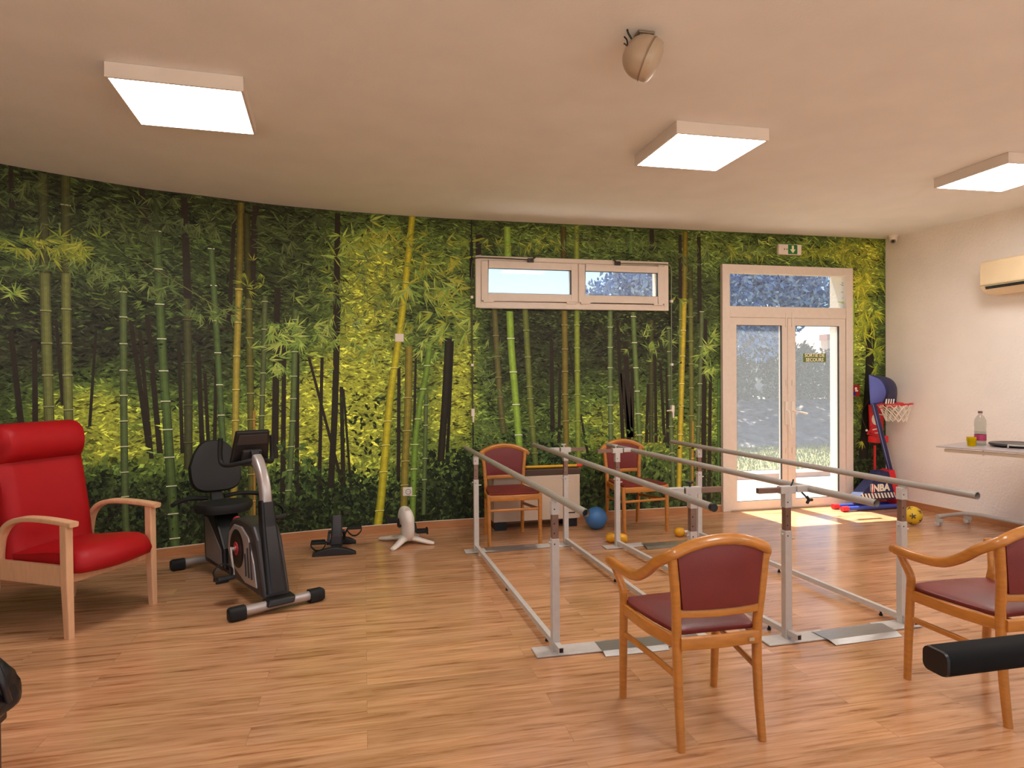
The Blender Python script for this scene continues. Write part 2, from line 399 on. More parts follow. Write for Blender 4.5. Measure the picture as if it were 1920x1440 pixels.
def tone(px, py):
    g = sum(a * math.exp(-((px - x) / rx) ** 2 - ((py - y) / ry) ** 2) for x, y, rx, ry, a in GL)
    d = sum(a * math.exp(-((px - x) / rx) ** 2 - ((py - y) / ry) ** 2) for x, y, rx, ry, a in DK)
    n = mno.noise(Vector((px / 34, py / 26, 0.3))) * 0.30 + mno.noise(Vector((px / 13, py / 10, 4.3))) * 0.24
    g = g * 0.88 + n * (0.25 + 0.75 * min(1, g)) + 0.05
    return max(0.0, min(1.15, g)), max(0.0, min(1.0, d))
C_DARK = np.array(lin('#262a1a')); C_PURP = np.array(lin('#2a2521')); C_MID = np.array(lin('#4f6638')); C_GRN = np.array(lin('#749041')); C_YEL = np.array(lin('#bfc84a'))
GAIN = 1.0
def bgcol(g, d):
    base = C_DARK * (1 - d) + C_PURP * d
    if g < 0.5: c = base + (C_GRN * 0.62 - base) * (g / 0.5)
    else: c = C_GRN * 0.62 + (C_YEL * 0.8 - C_GRN * 0.62) * min(1, (g - 0.5) / 0.5)
    return c
rm = random.Random(11)
class Print:
    def __init__(s): s.v = []; s.f = []; s.c = []; s.off = 0.0004
    def poly(s, pts, col, off=None):
        o = len(s.v)
        for (a, z) in pts: s.v.append(wpos(min(max(a, 0.0), WS[-1] - 1e-4), min(max(z, 0.0), H - 0.001), off if off is not None else s.off))
        s.f.append(list(range(o, o + len(pts)))); s.c.append(col)
    def leaf(s, a, z, ang, ln, w, col, off):
        ca, sa = math.cos(ang), math.sin(ang)
        P = [(0, 0), (0.35 * ln, 0.5 * w), (ln, 0), (0.35 * ln, -0.5 * w)]
        s.poly([(a + x * ca - y * sa, z + x * sa + y * ca) for x, y in P], col, off)
PR = Print()
PXM = 1227.0
def px2m(px, py, n):
    """length on the wall of n photo pixels around a spot"""
    a, z = wsz(px - n / 2, py); b, z2 = wsz(px + n / 2, py)
    return math.hypot(b - a, z - z2)
# inverse of wsz on a coarse grid, so the wall can be coloured from the layout
def s_to_px(s, z):
    p = wpos(s, z) - Vector((0, 0, CAM_H))
    v = Vector((p.x, p.y, p.z)); dep = -(v.dot(Vector((c0.x, c0.y, c0.z))) * -1)
    x = v.dot(cr_); y = v.dot(cu_); f = v.dot(c0.normalized())
    if f < 0.3: return (-800, 720)
    return (960 + FPX * x / f, 720 - FPX * y / f)
# 1 background leaves -------------------------------------------------
NL = 52000
smin = wsz(-60, 600)[0]; smax = WS[-1]
for i in range(NL):
    s_ = rm.uniform(smin, smax); z_ = rm.uniform(0.06, H - 0.01)
    if in_open(s_, z_, -0.01): continue
    px, py = s_to_px(s_, z_)
    if px < -30: continue
    g, d = tone(px + rm.gauss(0, 5), py + rm.gauss(0, 5))
    sc = 0.75 + 0.5 * rm.random()
    if py < 570 and rm.random() < 0.85: # upper canopy: fine drooping leaves
        ang = (math.pi if rm.random() < 0.5 else 0.0) + rm.gauss(0, 0.55); ang = -abs(ang) if rm.random() < 0.75 else ang
        ln = rm.uniform(0.05, 0.12) * sc; w = ln * rm.uniform(0.09, 0.17)
    elif py > 860: ang = rm.uniform(0, 6.28); ln = rm.uniform(0.03, 0.075) * sc; w = ln * rm.uniform(0.3, 0.55)
    else: ang = rm.gauss(0, 0.45) + rm.choice((0, math.pi)); ln = rm.uniform(0.025, 0.075) * sc; w = ln * rm.uniform(0.16, 0.36)
    u = rm.random(); base = bgcol(g, d)
    k = math.exp(3.0 * mno.noise(Vector((px / 9 + 7, py / 6.5, 9.1))) + 2.0 * mno.noise(Vector((px / 26, py / 20, 2.2))))
    k = max(0.16, min(2.3 - 0.8 * d, k)); base = base * k
    if u < 0.34: col = base * rm.uniform(0.3, 0.7)
    elif u < 0.86: col = base * rm.uniform(0.8, 1.6)
    elif g < 0.35: col = C_MID * rm.uniform(0.5, 1.5) * (1 - 0.4 * d)
    else: col = (C_GRN if g < 0.7 else C_YEL) * rm.uniform(0.7, 1.15)
    if 0.08 < rm.random() * (0.35 + 0.65 * (1 - d)) and g < 0.35 and u > 0.88 and py < 620: col = C_GRN * rm.uniform(0.5, 0.85)
    PR.leaf(s_, z_, ang, ln, w, col, rm.uniform(0.0003, 0.0012))
# 2 trunks and bamboo -------------------------------------------------
def stalk(pts, w, col, nodes=(), node_col='#cfd0a0', off=0.0016, shade=True, dark_top=None, w2=None):
    """pts: photo pixels along the middle, w: width there, nodes: photo y of the rings"""
    P = smooth_path([(x, y, 0) for x, y in pts], 10) if len(pts) > 2 else [Vector((pts[0][0] + (pts[1][0] - pts[0][0]) * i / 14, pts[0][1] + (pts[1][1] - pts[0][1]) * i / 14, 0)) for i in range(15)]
    col = np.array(lin(col)); ks = ((-.5, -.36, .5), (-.36, -.14, .85), (-.14, .16, 1.18), (.16, .36, .95), (.36, .5, .55)) if shade else ((-.5, .5, 1.0),)
    W = []; n = len(P)
    for i, p in enumerate(P):
        s_, z_ = wsz(p.x, p.y); ww = w if w2 is None else w + (w2 - w) * i / (n - 1)
        W.append((s_, z_, px2m(p.x, p.y, ww), p.y))
    cut = sorted(nodes)
    for i in range(n - 1):
        (a, za, wa, ya), (b, zb, wb, yb) = W[i], W[i + 1]
        if in_open((a + b) / 2, (za + zb) / 2, 0.03): continue
        f = 1.0
        if dark_top and (ya + yb) / 2 < dark_top: f = 0.42
        jit = rm.uniform(0.93, 1.07)
        for k0, k1, m in ks:
            PR.poly([(a + k0 * wa, za), (a + k1 * wa, za), (b + k1 * wb, zb), (b + k0 * wb, zb)], col * m * f * jit, off)
    for y in cut:
        for i in range(n - 1):
            if (W[i][3] - y) * (W[i + 1][3] - y) <= 0 and W[i][3] != W[i + 1][3]:
                t = (y - W[i][3]) / (W[i + 1][3] - W[i][3]); a = W[i][0] + (W[i + 1][0] - W[i][0]) * t; z = W[i][1] + (W[i + 1][1] - W[i][1]) * t; ww = W[i][2]
                if in_open(a, z, 0.03): break
                h = 0.0075
                PR.poly([(a - ww * .54, z + h), (a + ww * .54, z + h), (a + ww * .54, z - h * .2), (a - ww * .54, z - h * .2)], np.array(lin(node_col)), off + 0.0001)
                PR.poly([(a - ww * .54, z - h * .2), (a + ww * .54, z - h * .2), (a + ww * .5, z - h * 1.1), (a - ww * .5, z - h * 1.1)], col * 0.35, off + 0.0001)
                break
def rng(a, b, n): return [a + (b - a) * i / (n - 1) for i in range(n)]
DT = '#2e271e'
def dtr(x0, y0, x1, y1, w, c=DT, off=0.00135): stalk([(x0, y0), (x1, y1)], w, c, off=off, shade=False, w2=w * 1.25)
for a in ((20,620,40,800,10),(65,640,66,800,9),(105,600,118,760,6),(245,600,280,850,8),(262,620,284,860,7),(276,590,300,850,9),(180,620,168,800,5),(335,640,342,850,6),(372,660,380,860,8),(384,700,392,860,6),(405,690,402,860,6),
          (520,540,515,860,11),(533,640,530,930,8),(558,660,556,960,7),(604,670,598,935,6),(579,670,643,912,5),(640,725,644,915,7),(644,730,658,915,4),(748,690,747,900,6),(780,660,776,820,4),
          (1034,640,1036,810,7),(1050,690,1048,830,5),(1158,600,1168,830,6),(1166,700,1180,830,7),(1172,640,1182,820,9),(1185,690,1186,820,6),(1228,660,1230,830,5),(1238,680,1246,830,5),(1250,690,1252,840,5),(1089,780,1102,850,4),(1215,720,1212,830,5),(1322,600,1318,940,8),(1332,700,1329,940,6),(1065,640,1078,720,3),(1120,600,1146,660,3),
          (20,310,22,390,8),(440,390,430,600,7),(480,385,470,560,12),(345,370,352,560,12),(265,350,275,420,11),(633,400,630,640,10),(897,440,897,560,10),(1056,425,1057,480,9),(1222,430,1222,470,8),(1310,440,1312,600,7),(1275,440,1276,600,6),(884,440,884,520,6)): dtr(*a)
stalk([(633,560),(628,760),(620,915)], 12, '#2b261c', shade=False, off=0.0015)
stalk([(841,632),(834,760),(826,865)], 13, '#2a261c', off=0.0015, shade=True); stalk([(848,640),(843,760),(838,860)], 6, '#1f1c15', shade=False, off=0.00145)
stalk([(1632,600),(1629,720),(1618,860)], 15, '#23211a', off=0.0016, w2=17)
stalk([(80,325),(85,560),(93,810),(94,830)], 20, '#6f7440', [583,644,704,763,800], '#9a9d66', dark_top=515)
stalk([(123,328),(124,560),(129,810),(129,830)], 18, '#757a42', [385,580,644,704,769,810], '#a3a570', dark_top=515)
stalk([(231,545),(232,760),(235,960),(238,1000)], 14, '#5b6b3f', [548,595,645,695,742,790,838,886,932], '#c5cc9c')
stalk([(292,355),(297,520),(307,700),(316,830),(329,1030)], 15, '#546a37', [434,505,571,636,696,753,806,858,912,964,1010], '#dfe3c0', w2=19, dark_top=440)
stalk([(350,560),(353,700),(353,880)], 16, '#4b4e30', [600,680,760,830], '#62643f', off=0.0015)
stalk([(396,465),(407,640),(416,800),(422,880)], 12, '#566c3c', [467,536,602,662,722,779,840], '#d6dcb4')
stalk([(452,380),(448,540),(443,700),(440,880),(436,960)], 13, '#a99a42', [543,605,668,731,789,850,905], '#d9cf76', dark_top=540)
stalk([(462,400),(466,560),(470,760),(472,1000)], 13, '#66652f', [580,634,687,738,787,840,890,940], '#a8a35e', dark_top=560)
stalk([(476,770),(477,850),(477,1000)], 5, '#a8803a', [787,840,890,940], '#c8a060', off=0.0017)
stalk([(497,555),(494,680),(488,860),(486,900)], 10, '#5c6740', [566,618,652,700,742,780,830], '#aab480')
stalk([(554,580),(551,720),(544,880),(538,945)], 11, '#5d6f3f', [600,660,706,748,790,838,882,920], '#b8c48c')
stalk([(773,406),(754,588),(733,733),(723,837),(715,930),(708,988)], 12, '#bdb52f', [530,690,790,835,885,958], '#e2dc7a', w2=16)
stalk([(767,650),(765,760),(760,860),(757,958)], 14, '#8a7f33', [746,808,865,910], '#b9ae66')
stalk([(806,640),(799,700),(787,760),(778,837),(773,980)], 11, '#74953a', [686,730,786,834,880,930], '#d4dc9c')
stalk([(799,740),(797,840),(794,965)], 8, '#5d6f3f', [760,798,860,900], '#b4c088')
stalk([(951,425),(953,500),(958,640),(966,740),(974,840)], 13, '#92b545', [635,698,759,816], '#f0f2cf')
stalk([(926,560),(931,650),(937,740),(944,812)], 11, '#66633a', [630,669,708,745,785], '#8f8b58')
stalk([(984,570),(989,660),(995,760),(1005,880)], 11, '#6f7a3a', [620,670,725,748,800,850], '#979f60')
stalk([(1056,425),(1059,640),(1060,760),(1062,840)], 11, '#7d7030', [610,655,697,740,790], '#a2945a', dark_top=485)
stalk([(1081,423),(1082,640),(1083,760),(1085,880)], 10, '#86963a', [500,610,653,696,740,790,840], '#aab56a')
stalk([(1144,578),(1144,700),(1145,830)], 9, '#6a7d4b', [614,652,690,726,760,795], '#c6cfa0')
stalk([(1187,585),(1190,650),(1195,740),(1200,835)], 9, '#667c44', [594,643,690,734,776,816], '#e3e7c6')
stalk([(1183,430),(1183,475)], 9, '#5d7a3c', [432], '#b9c490')
stalk([(1221,600),(1221,830)], 9, '#474b2c', [660,720,780], '#606440', off=0.0015)
stalk([(1254,612),(1257,760),(1263,920)], 8, '#617344', [616,660,705,750,800,850], '#b5c08c')
stalk([(1285,435),(1283,560),(1279,700),(1273,920)], 9, '#c2ae38', [568,620,668,720,762,815,862], '#e6d978', dark_top=560)
stalk([(1276,560),(1274,760),(1270,920)], 6, '#6f8038', [600,680,760,840], '#9aa860', off=0.0015)
stalk([(1294,500),(1296,700),(1297,930)], 9, '#6a6f36', [595,640,683,728,780,840], '#a0a25e', dark_top=560)
stalk([(1299,790),(1298,930)], 4.5, '#a8863a', [860,915], '#ecc86a', off=0.0017)
stalk([(1316,583),(1313,700),(1308,840)], 8, '#5f6e45', [585,650,720,760,800], '#b5bf90')
stalk([(1348,710),(1347,900)], 6, '#56753c', [745,790,840], '#a8b47c')
stalk([(1583,445),(1580,497)], 6, '#9aa53c', [470], '#c6c87c')
stalk([(1600,560),(1597,760),(1597,870)], 6, '#98b845', [640,700,760], '#d0d890')
# branches
for a in ((270,492,430,590,3),(600,470,640,540,2),(520,530,545,512,2),(480,420,520,440,2)):
    stalk([(a[0], a[1]), (a[2], a[3])], a[4], '#7d7c4a', off=0.0019, shade=False)
# 3 sprays of long leaves --------------------------------------------
def spray(px, py, rx, ry, n, cols, lnpx=(18, 34), droop=0.5, off=0.0021):
    for i in range(n):
        x = px + rm.gauss(0, rx * 0.5); y = py + rm.gauss(0, ry * 0.5)
        a0 = rm.uniform(0, 6.28)
        for k in range(rm.randint(3, 6)):
            ang = a0 + (k - 2) * 0.42 + rm.gauss(0, 0.1)
            dx = math.cos(ang); dz = math.sin(ang) - droop
            an = math.atan2(dz, dx)
            s_, z_ = wsz(x, y)
            if in_open(s_, z_, 0.12): continue
            ln = px2m(x, y, rm.uniform(*lnpx)); col = np.array(lin(rm.choice(cols))) * rm.uniform(0.7, 1.15)
            PR.leaf(s_, z_, an, ln, ln * rm.uniform(0.1, 0.16), col, off + rm.uniform(0, 0.0005))
YG = ('#a3ad3a', '#b5b748', '#8a9a38', '#7f9236'); GR = ('#64793f', '#576c3a', '#728446', '#82954f'); LG = ('#a8bf5a', '#8fae4c', '#b9c965', '#7f9f48'); DG = ('#4d5a33', '#5a683c', '#667340', '#465230')
spray(60, 455, 130, 22, 26, YG, (22, 40)); spray(150, 470, 60, 20, 14, YG, (22, 40)); spray(70, 500, 120, 18, 18, GR, (16, 30)); spray(185, 510, 50, 22, 12, GR, (16, 28)); spray(240, 525, 50, 18, 10, GR, (14, 26))
spray(40, 345, 60, 40, 14, DG); spray(200, 400, 130, 40, 22, DG); spray(8, 545, 30, 14, 6, LG); spray(350, 420, 160, 50, 30, DG); spray(300, 540, 40, 18, 8, GR); spray(372, 588, 40, 18, 12, GR, (16, 28)); spray(415, 585, 40, 14, 10, GR, (14, 26))
spray(470, 510, 40, 40, 8, YG, (12, 22)); spray(560, 450, 90, 60, 26, DG); spray(540, 630, 60, 40, 20, LG, (18, 34)); spray(600, 620, 70, 40, 16, GR + LG, (18, 32)); spray(520, 680, 40, 25, 8, LG, (16, 30))
spray(700, 450, 70, 40, 30, YG + LG, (18, 36), 0.7); spray(690, 490, 60, 40, 20, YG + GR, (16, 32), 0.6); spray(800, 540, 70, 40, 26, YG + LG, (20, 40), 0.8); spray(840, 590, 50, 50, 22, YG + LG, (20, 38), 0.8); spray(850, 500, 40, 60, 16, YG, (18, 36), 0.8)
spray(780, 460, 50, 40, 14, YG, (16, 30)); spray(660, 650, 60, 50, 20, LG + YG, (14, 26)); spray(720, 560, 70, 60, 22, YG + GR, (14, 26)); spray(600, 540, 60, 60, 18, GR, (14, 26)); spray(800, 620, 40, 40, 12, LG, (14, 26)); spray(640, 580, 50, 60, 16, GR + YG, (14, 26))
spray(930, 460, 60, 22, 16, YG + GR, (12, 22), 0.6); spray(1010, 455, 50, 18, 12, YG, (12, 20), 0.6); spray(1120, 455, 90, 20, 20, GR + DG, (10, 18)); spray(1200, 465, 50, 20, 12, GR, (10, 18)); spray(1230, 640, 50, 40, 18, GR + LG, (10, 20)); spray(1175, 610, 30, 12, 6, GR, (8, 16))
spray(1330, 635, 22, 30, 12, LG, (14, 26), 0.6); spray(1340, 690, 20, 26, 10, LG, (12, 24), 0.8); spray(1300, 480, 60, 40, 16, GR + DG, (10, 20)); spray(1400, 475, 60, 16, 16, GR + YG, (12, 22), 0.6); spray(1540, 475, 60, 18, 22, YG, (12, 24), 0.7); spray(1420, 455, 60, 10, 8, LG, (10, 18))
spray(1618, 540, 26, 40, 22, ('#c2c83c', '#a5b238', '#d4d24a'), (14, 28), 0.7); spray(1625, 600, 24, 40, 22, ('#c2c83c', '#a5b238', '#8fa034'), (14, 28), 0.7); spray(1610, 480, 30, 25, 12, YG, (12, 22), 0.7); spray(1640, 660, 14, 40, 10, ('#b2b838', '#7f9432'), (10, 22)); spray(1610, 800, 16, 60, 12, ('#c9c638', '#a5b038'), (8, 16))
spray(1275, 560, 20, 14, 4, YG, (10, 18), 0.9); spray(920, 700, 30, 60, 14, GR, (12, 22)); spray(915, 820, 30, 30, 14, GR, (14, 26)); spray(905, 560, 14, 60, 8, YG, (12, 22))
# 4 undergrowth: broad leaves low down -------------------------------
def brush(x0, x1, y0, y1, n, cols, l=(8, 16)):
    for i in range(n):
        x = rm.uniform(x0, x1); y = rm.uniform(y0, y1); s_, z_ = wsz(x, y)
        if in_open(s_, z_, 0.03) or z_ < 0.075: continue
        ln = px2m(x, y, rm.uniform(*l)); PR.leaf(s_, z_, rm.uniform(0, 6.28), ln, ln * rm.uniform(0.35, 0.6), np.array(lin(rm.choice(cols))) * rm.uniform(0.5, 1.2), 0.00125 + rm.uniform(0, 0.0003))
UD = ('#1e2716', '#263219', '#2c3a1e', '#1a2013', '#33441f'); UL = ('#4f6a34', '#5f7a3c', '#415a2c')
brush(150, 460, 900, 1040, 500, UD); brush(480, 880, 900, 1000, 700, UD); brush(560, 720, 880, 1000, 260, UD); brush(480, 880, 890, 985, 110, UL); brush(150, 460, 880, 1000, 90, UL); brush(840, 1060, 840, 975, 420, UD + UL[:1]); brush(1060, 1350, 870, 960, 260, UL + UD[3:]); brush(1598, 1655, 820, 945, 160, UD); brush(800, 885, 850, 975, 240, UD)
brush(640, 720, 740, 860, 60, ('#2c3a1c', '#223016'), (8, 14)); brush(1060, 1250, 800, 900, 160, UL + ('#7f9a3a',), (6, 12)); brush(950, 1060, 800, 880, 120, UD + UL, (8, 14)); brush(520, 600, 830, 940, 90, UL, (10, 18))
# seam between the two lengths of wallpaper
sx = wsz(886, 700)[0]
PR.poly([(sx - 0.006, 0.07), (sx + 0.006, 0.07), (sx + 0.006, H - 0.002), (sx - 0.006, H - 0.002)], np.array(lin('#20221a')), 0.0032)

# assemble the wall
TH = 0.28
sb = sorted(set([0.0] + [round(x, 4) for o in OPEN for x in o[:2]] + list(np.arange(0, WS[-1], 0.07)) + [WS[-1]]))
sb = [x for i, x in enumerate(sb) if i == 0 or x - sb[i - 1] > 1e-3]
zb = sorted(set([0.0, H, 2.13, 2.57] + list(np.arange(0, H, 0.07))))
nz = len(zb); V = []; F = []; C = []; MI = []
for s_ in sb:
    for z_ in zb: V.append(wpos(min(s_, WS[-1] - 1e-5), z_, 0.0))
VC = []
for s_ in sb:
    for z_ in zb:
        px, py = s_to_px(min(s_, WS[-1] - 1e-4), z_); VC.append(bgcol(*tone(px, py)))
for i in range(len(sb) - 1):
    for j in range(nz - 1):
        if in_open((sb[i] + sb[i + 1]) / 2, (zb[j] + zb[j + 1]) / 2): continue
        q = [i * nz + j, (i + 1) * nz + j, (i + 1) * nz + j + 1, i * nz + j + 1]
        F.append(q); C.append([VC[k] for k in q]); MI.append(0)
WH = np.array((0.75, 0.66, 0.58))
# outer skin and reveals
o0 = len(V)
for s_ in sb:
    for z_ in zb: V.append(wpos(min(s_, WS[-1] - 1e-5), z_, -TH))
for i in range(len(sb) - 1):
    for j in range(nz - 1):
        if in_open((sb[i] + sb[i + 1]) / 2, (zb[j] + zb[j + 1]) / 2): continue
        q = [o0 + i * nz + j, o0 + i * nz + j + 1, o0 + (i + 1) * nz + j + 1, o0 + (i + 1) * nz + j]
        F.append(q); C.append([WH] * 4); MI.append(2)
for a, b, c, d in OPEN:
    c = max(c, 0.0)
    A = [wpos(a, c, 0), wpos(b, c, 0), wpos(b, d, 0), wpos(a, d, 0)]; B = [wpos(a, c, -TH), wpos(b, c, -TH), wpos(b, d, -TH), wpos(a, d, -TH)]
    for k in range(4):
        m = (k + 1) % 4; o = len(V); V += [A[k], A[m], B[m], B[k]]; F.append([o, o + 1, o + 2, o + 3]); C.append([WH] * 4); MI.append(2)
o = len(V); V += PR.v
for f, c in zip(PR.f, PR.c): F.append([k + o for k in f]); C.append([c] * len(f)); MI.append(1)
me = bpy.data.meshes.new('wall_back'); me.from_pydata([tuple(v) for v in V], [], F)
for m in (mural_material('forest_print_ground', True), mural_material('forest_print', False), mat('outer_render', '#e8dccf', 0.9, vary=0.05, bump=0.3, bscale=40)): me.materials.append(m)
me.polygons.foreach_set('material_index', MI)
ca = me.color_attributes.new('print', 'FLOAT_COLOR', 'CORNER')
buf = np.ones((sum(len(f) for f in F), 4), dtype=np.float32); k = 0
for cl in C:
    for c in cl: buf[k, :3] = c; k += 1
buf[:, :3] *= GAIN
ca.data.foreach_set('color', buf.ravel()); me.update()
wb = bpy.data.objects.new('wall_back', me); COL.objects.link(wb); tag(wb, kind='structure')
# ------------------------------------------------------------------ door
XD = Vector((1, 0, 0)); ZD = Vector((0, 0, 1))
def frame_mb(x0, x1, z0, z1, w, y0, y1, wt=None, wb=None):
    """rectangular frame; w side width, wt top, wb bottom"""
    wt = w if wt is None else wt; wb = w if wb is None else wb
    q = MB(); q.bb(x0, x0 + w, y0, y1, z0, z1); q.bb(x1 - w, x1, y0, y1, z0, z1)
    if wt: q.bb(x0 + w, x1 - w, y0, y1, z1 - wt, z1)
    if wb: q.bb(x0 + w, x1 - w, y0, y1, z0, z0 + wb)
    return q
door = tag(bpy.data.objects.new('door_1', None), kind='structure'); COL.objects.link(door); door.location = (4.455, WY, 0)
def W(q, name, m, p, **k): return q.build(name, m, p, world=True, **k)
W(frame_mb(3.663, 5.248, 0.002, 2.60, 0.085, 6.195, 6.27, 0.088, 0.0), 'frame', M_pvc, door, bevel=0.006)
q = MB(); q.bb(3.748, 5.163, 6.2, 6.268, 2.045, 2.163); W(q, 'transom_rail', M_pvc, door, bevel=0.005)
q = MB(); q.bb(3.74, 5.17, 6.236, 6.242, 2.155, 2.515); W(q, 'transom_glass', M_glass, door)
M_gasket = mat('glazing_gasket', '#2b2622', 0.6)
for nm, x0, x1, sd in (('left', 3.752, 4.449, 1), ('right', 4.457, 5.159, -1)):
    lf = W(frame_mb(x0, x1, 0.012, 2.043, 0.078, 6.205, 6.262, 0.078, 0.085), 'leaf', M_pvc, door, bevel=0.006)
    q = MB(); q.bb(x0 + 0.074, x1 - 0.074, 6.232, 6.238, 0.09, 1.97); W(q, 'glass', M_glass, lf)
    W(frame_mb(x0 + 0.075, x1 - 0.075, 0.094, 1.968, 0.007, 6.209, 6.231), 'gasket', M_gasket, lf)
    # handle on its back plate
    hx = 4.418 if sd == 1 else 4.493
    q = MB(); q.bb(hx - 0.018, hx + 0.018, 6.19, 6.206, 0.90 if sd == 1 else 0.86, 1.15); hd = W(q, 'handle_plate', M_white, lf, bevel=0.005)
    q = MB()
    if sd == 1:
        q.tube([(hx, 6.205, 1.05), (hx, 6.165, 1.05), (hx + 0.005, 6.155, 1.03), (hx + 0.03, 6.155, 0.80)], 0.009, 8)
    else: q.tube([(hx, 6.205, 1.045), (hx, 6.165, 1.045), (hx + 0.02, 6.155, 1.045), (hx + 0.15, 6.155, 1.015)], 0.009, 8)
    W(q, 'handle_lever', M_white, hd)
    q = MB()
    for z in (1.35, 0.62): q.tube([(hx, 6.2, z - 0.03), (hx, 6.195, z + 0.03)], 0.008, 8)
    q.tube([(hx, 6.2, 1.95), (hx, 6.2, 2.10)], 0.007, 8)
    W(q, 'shoot_bolt', M_white, lf)
q = MB(); q.bb(4.435, 4.475, 6.196, 6.206, 0.012, 2.043); W(q, 'astragal', M_pvc, door, bevel=0.004)
q = MB(); q.bb(3.748, 5.163, 6.19, 6.51, 0.001, 0.012); W(q, 'threshold', mat('threshold_metal', '#b9a78f', 0.4, metal=0.4), door)

# ------------------------------------------------------------------ window
win = tag(bpy.data.objects.new('window_1', None), kind='structure'); COL.objects.link(win); win.location = (2.05, WY, 2.35)
W(frame_mb(1.05, 3.056, 2.10, 2.60, 0.05, 6.2, 6.275, 0.045, 0.062), 'frame', M_pvc, win, bevel=0.006)
q = MB(); q.bb(2.05, 2.105, 6.205, 6.27, 2.16, 2.556); W(q, 'mullion', M_pvc, win, bevel=0.004)
for x0, x1 in ((1.104, 2.076), (2.084, 3.003)):
    s_ = W(frame_mb(x0, x1, 2.168, 2.552, 0.068, 6.188, 6.26, 0.068, 0.075), 'sash', M_pvc, win, bevel=0.006)
    q = MB(); q.bb(x0 + 0.064, x1 - 0.064, 6.232, 6.238, 2.238, 2.488); W(q, 'glass', M_glass, s_)
    W(frame_mb(x0 + 0.065, x1 - 0.065, 2.240, 2.486, 0.006, 6.2, 6.231), 'gasket', M_gasket, s_)
    q = MB(); q.bb(x0 + 0.02, x0 + 0.12, 6.182, 6.2, 2.152, 2.168); q.bb(x1 - 0.12, x1 - 0.02, 6.182, 6.2, 2.152, 2.168); W(q, 'hinge', M_pvc, s_)
M_dk = mat('dark_opener', '#3a332f', 0.45, metal=0.3)
for (ax, x1, hx, side) in ((1.59, 1.05, 1.014, 'left'), (2.49, 3.056, 3.092, 'right')):
    sg = 1 if side == 'left' else -1
    t = root('window_opener', (hx, 6.21, 1.08), ('crank rod of the window opener at the left end of the small window' if side == 'left' else 'crank rod of the window opener at the right end of the small window'), 'window opener')
    q = MB(); zt = 2.575 if side == 'left' else 2.57
    q.tube(smooth_path([(ax, 6.175, zt - 0.005), ((ax + x1) / 2, 6.178, zt), (x1 + sg * 0.03, 6.183, zt), (x1 - sg * 0.02, 6.195, zt - 0.02), (hx, 6.21, zt - 0.09), (hx, 6.215, zt - 0.25)], 5), 0.006, 6)
    q.tube([(hx, 6.215, zt - 0.25), (hx, 6.22, 1.1)], 0.006, 6)
    W(q, 'rod', mat('opener_rod_' + side, '#4a4640' if side == 'left' else '#7d8368', 0.4, metal=0.4), t)
    q = MB(); q.bb(ax - 0.03, ax + 0.03, 6.165, 6.187, 2.545, 2.585); q.tube([(ax - sg * 0.005, 6.17, 2.56), (ax + sg * 0.05, 6.165, 2.60)], 0.009, 6); W(q, 'scissor_bracket', M_dk, t, bevel=0.003)
    q = MB(); q.bb(hx - 0.016, hx + 0.016, 6.185, 6.225, 1.06, 1.13); q.bb(hx - 0.006, hx + 0.01, 6.18, 6.21, 1.0, 1.06); W(q, 'crank', M_white, t, bevel=0.003)
    if side == 'right':
        q = MB(); q.tube([(hx, 6.19, 1.08), (hx - 0.07, 6.185, 1.075)], 0.007, 6); W(q, 'crank_handle', M_white, t)
    for z in (2.2, 1.55):
        q = MB(); q.bb(hx - 0.012, hx + 0.012, 6.2, 6.232, z - 0.012, z + 0.012); W(q, 'rod_clip', M_white, t)

# ------------------------------------------------------------------ signs on and by the door
M_sgreen = mat('sign_green', '#66762c', 0.5, vary=0.05); M_cream = mat('sign_lettering', '#fff8e0', 0.5, vary=0.02)
a = on_y(1320 + 497 / 2.667, 440 + 594 / 2.667, 6.225); b = on_y(1320 + 611 / 2.667, 440 + 637 / 2.667, 6.225)
t = root('exit_sticker', ((a.x + b.x) / 2, 6.229, (a.z + b.z) / 2), 'green sign reading SORTIE DE SECOURS stuck on the glass of the right door leaf', 'sign')
q = MB(); q.bb(a.x, b.x, 6.2285, 6.2315, b.z, a.z); W(q, 'sign_plate', M_sgreen, t)
q = MB(); text_mb(q, 'SORTIE DE\nSECOURS', 0.052, ((a.x + b.x) / 2, 6.2278, (a.z + b.z) / 2 + 0.001), XD, ZD, ext=0.0006, bold=0.0008); W(q, 'lettering', M_cream, t)
a = on_y(1320 + 372 / 2.667, 440 + 45 / 2.667, 6.2); b = on_y(1320 + 488 / 2.667, 440 + 103 / 2.667, 6.2)
t = root('emergency_light', ((a.x + b.x) / 2, 6.24, (a.z + b.z) / 2), 'small white emergency exit light with green arrow panel on the wall above the door', 'exit light')
q = MB(); q.bb(a.x, b.x, 6.195, 6.239, b.z, a.z); W(q, 'housing', M_white, t, bevel=0.012, seg=3)
mx = a.x + (b.x - a.x) * 0.60; cz = (a.z + b.z) / 2
q = MB(); q.bb(mx - 0.055, mx + 0.055, 6.192, 6.197, cz - 0.05, cz + 0.05); W(q, 'green_panel', mat('exit_green', '#1f7a3c', 0.4), t)
q = MB(); q.prism([(mx - 0.012, 6.1915, cz + 0.04), (mx + 0.012, 6.1915, cz + 0.04), (mx + 0.012, 6.1915, cz), (mx + 0.034, 6.1915, cz), (mx, 6.1915, cz - 0.04), (mx - 0.034, 6.1915, cz), (mx - 0.012, 6.1915, cz)], (0, -0.001, 0)); W(q, 'arrow', mat('exit_arrow', '#f2f0c0', 0.5), t)
q = MB()
for dx in (-0.10, -0.07): q.tube([(mx + dx, 6.196, cz), (mx + dx, 6.19, cz)], 0.006, 8)
W(q, 'indicator', M_dk, t)
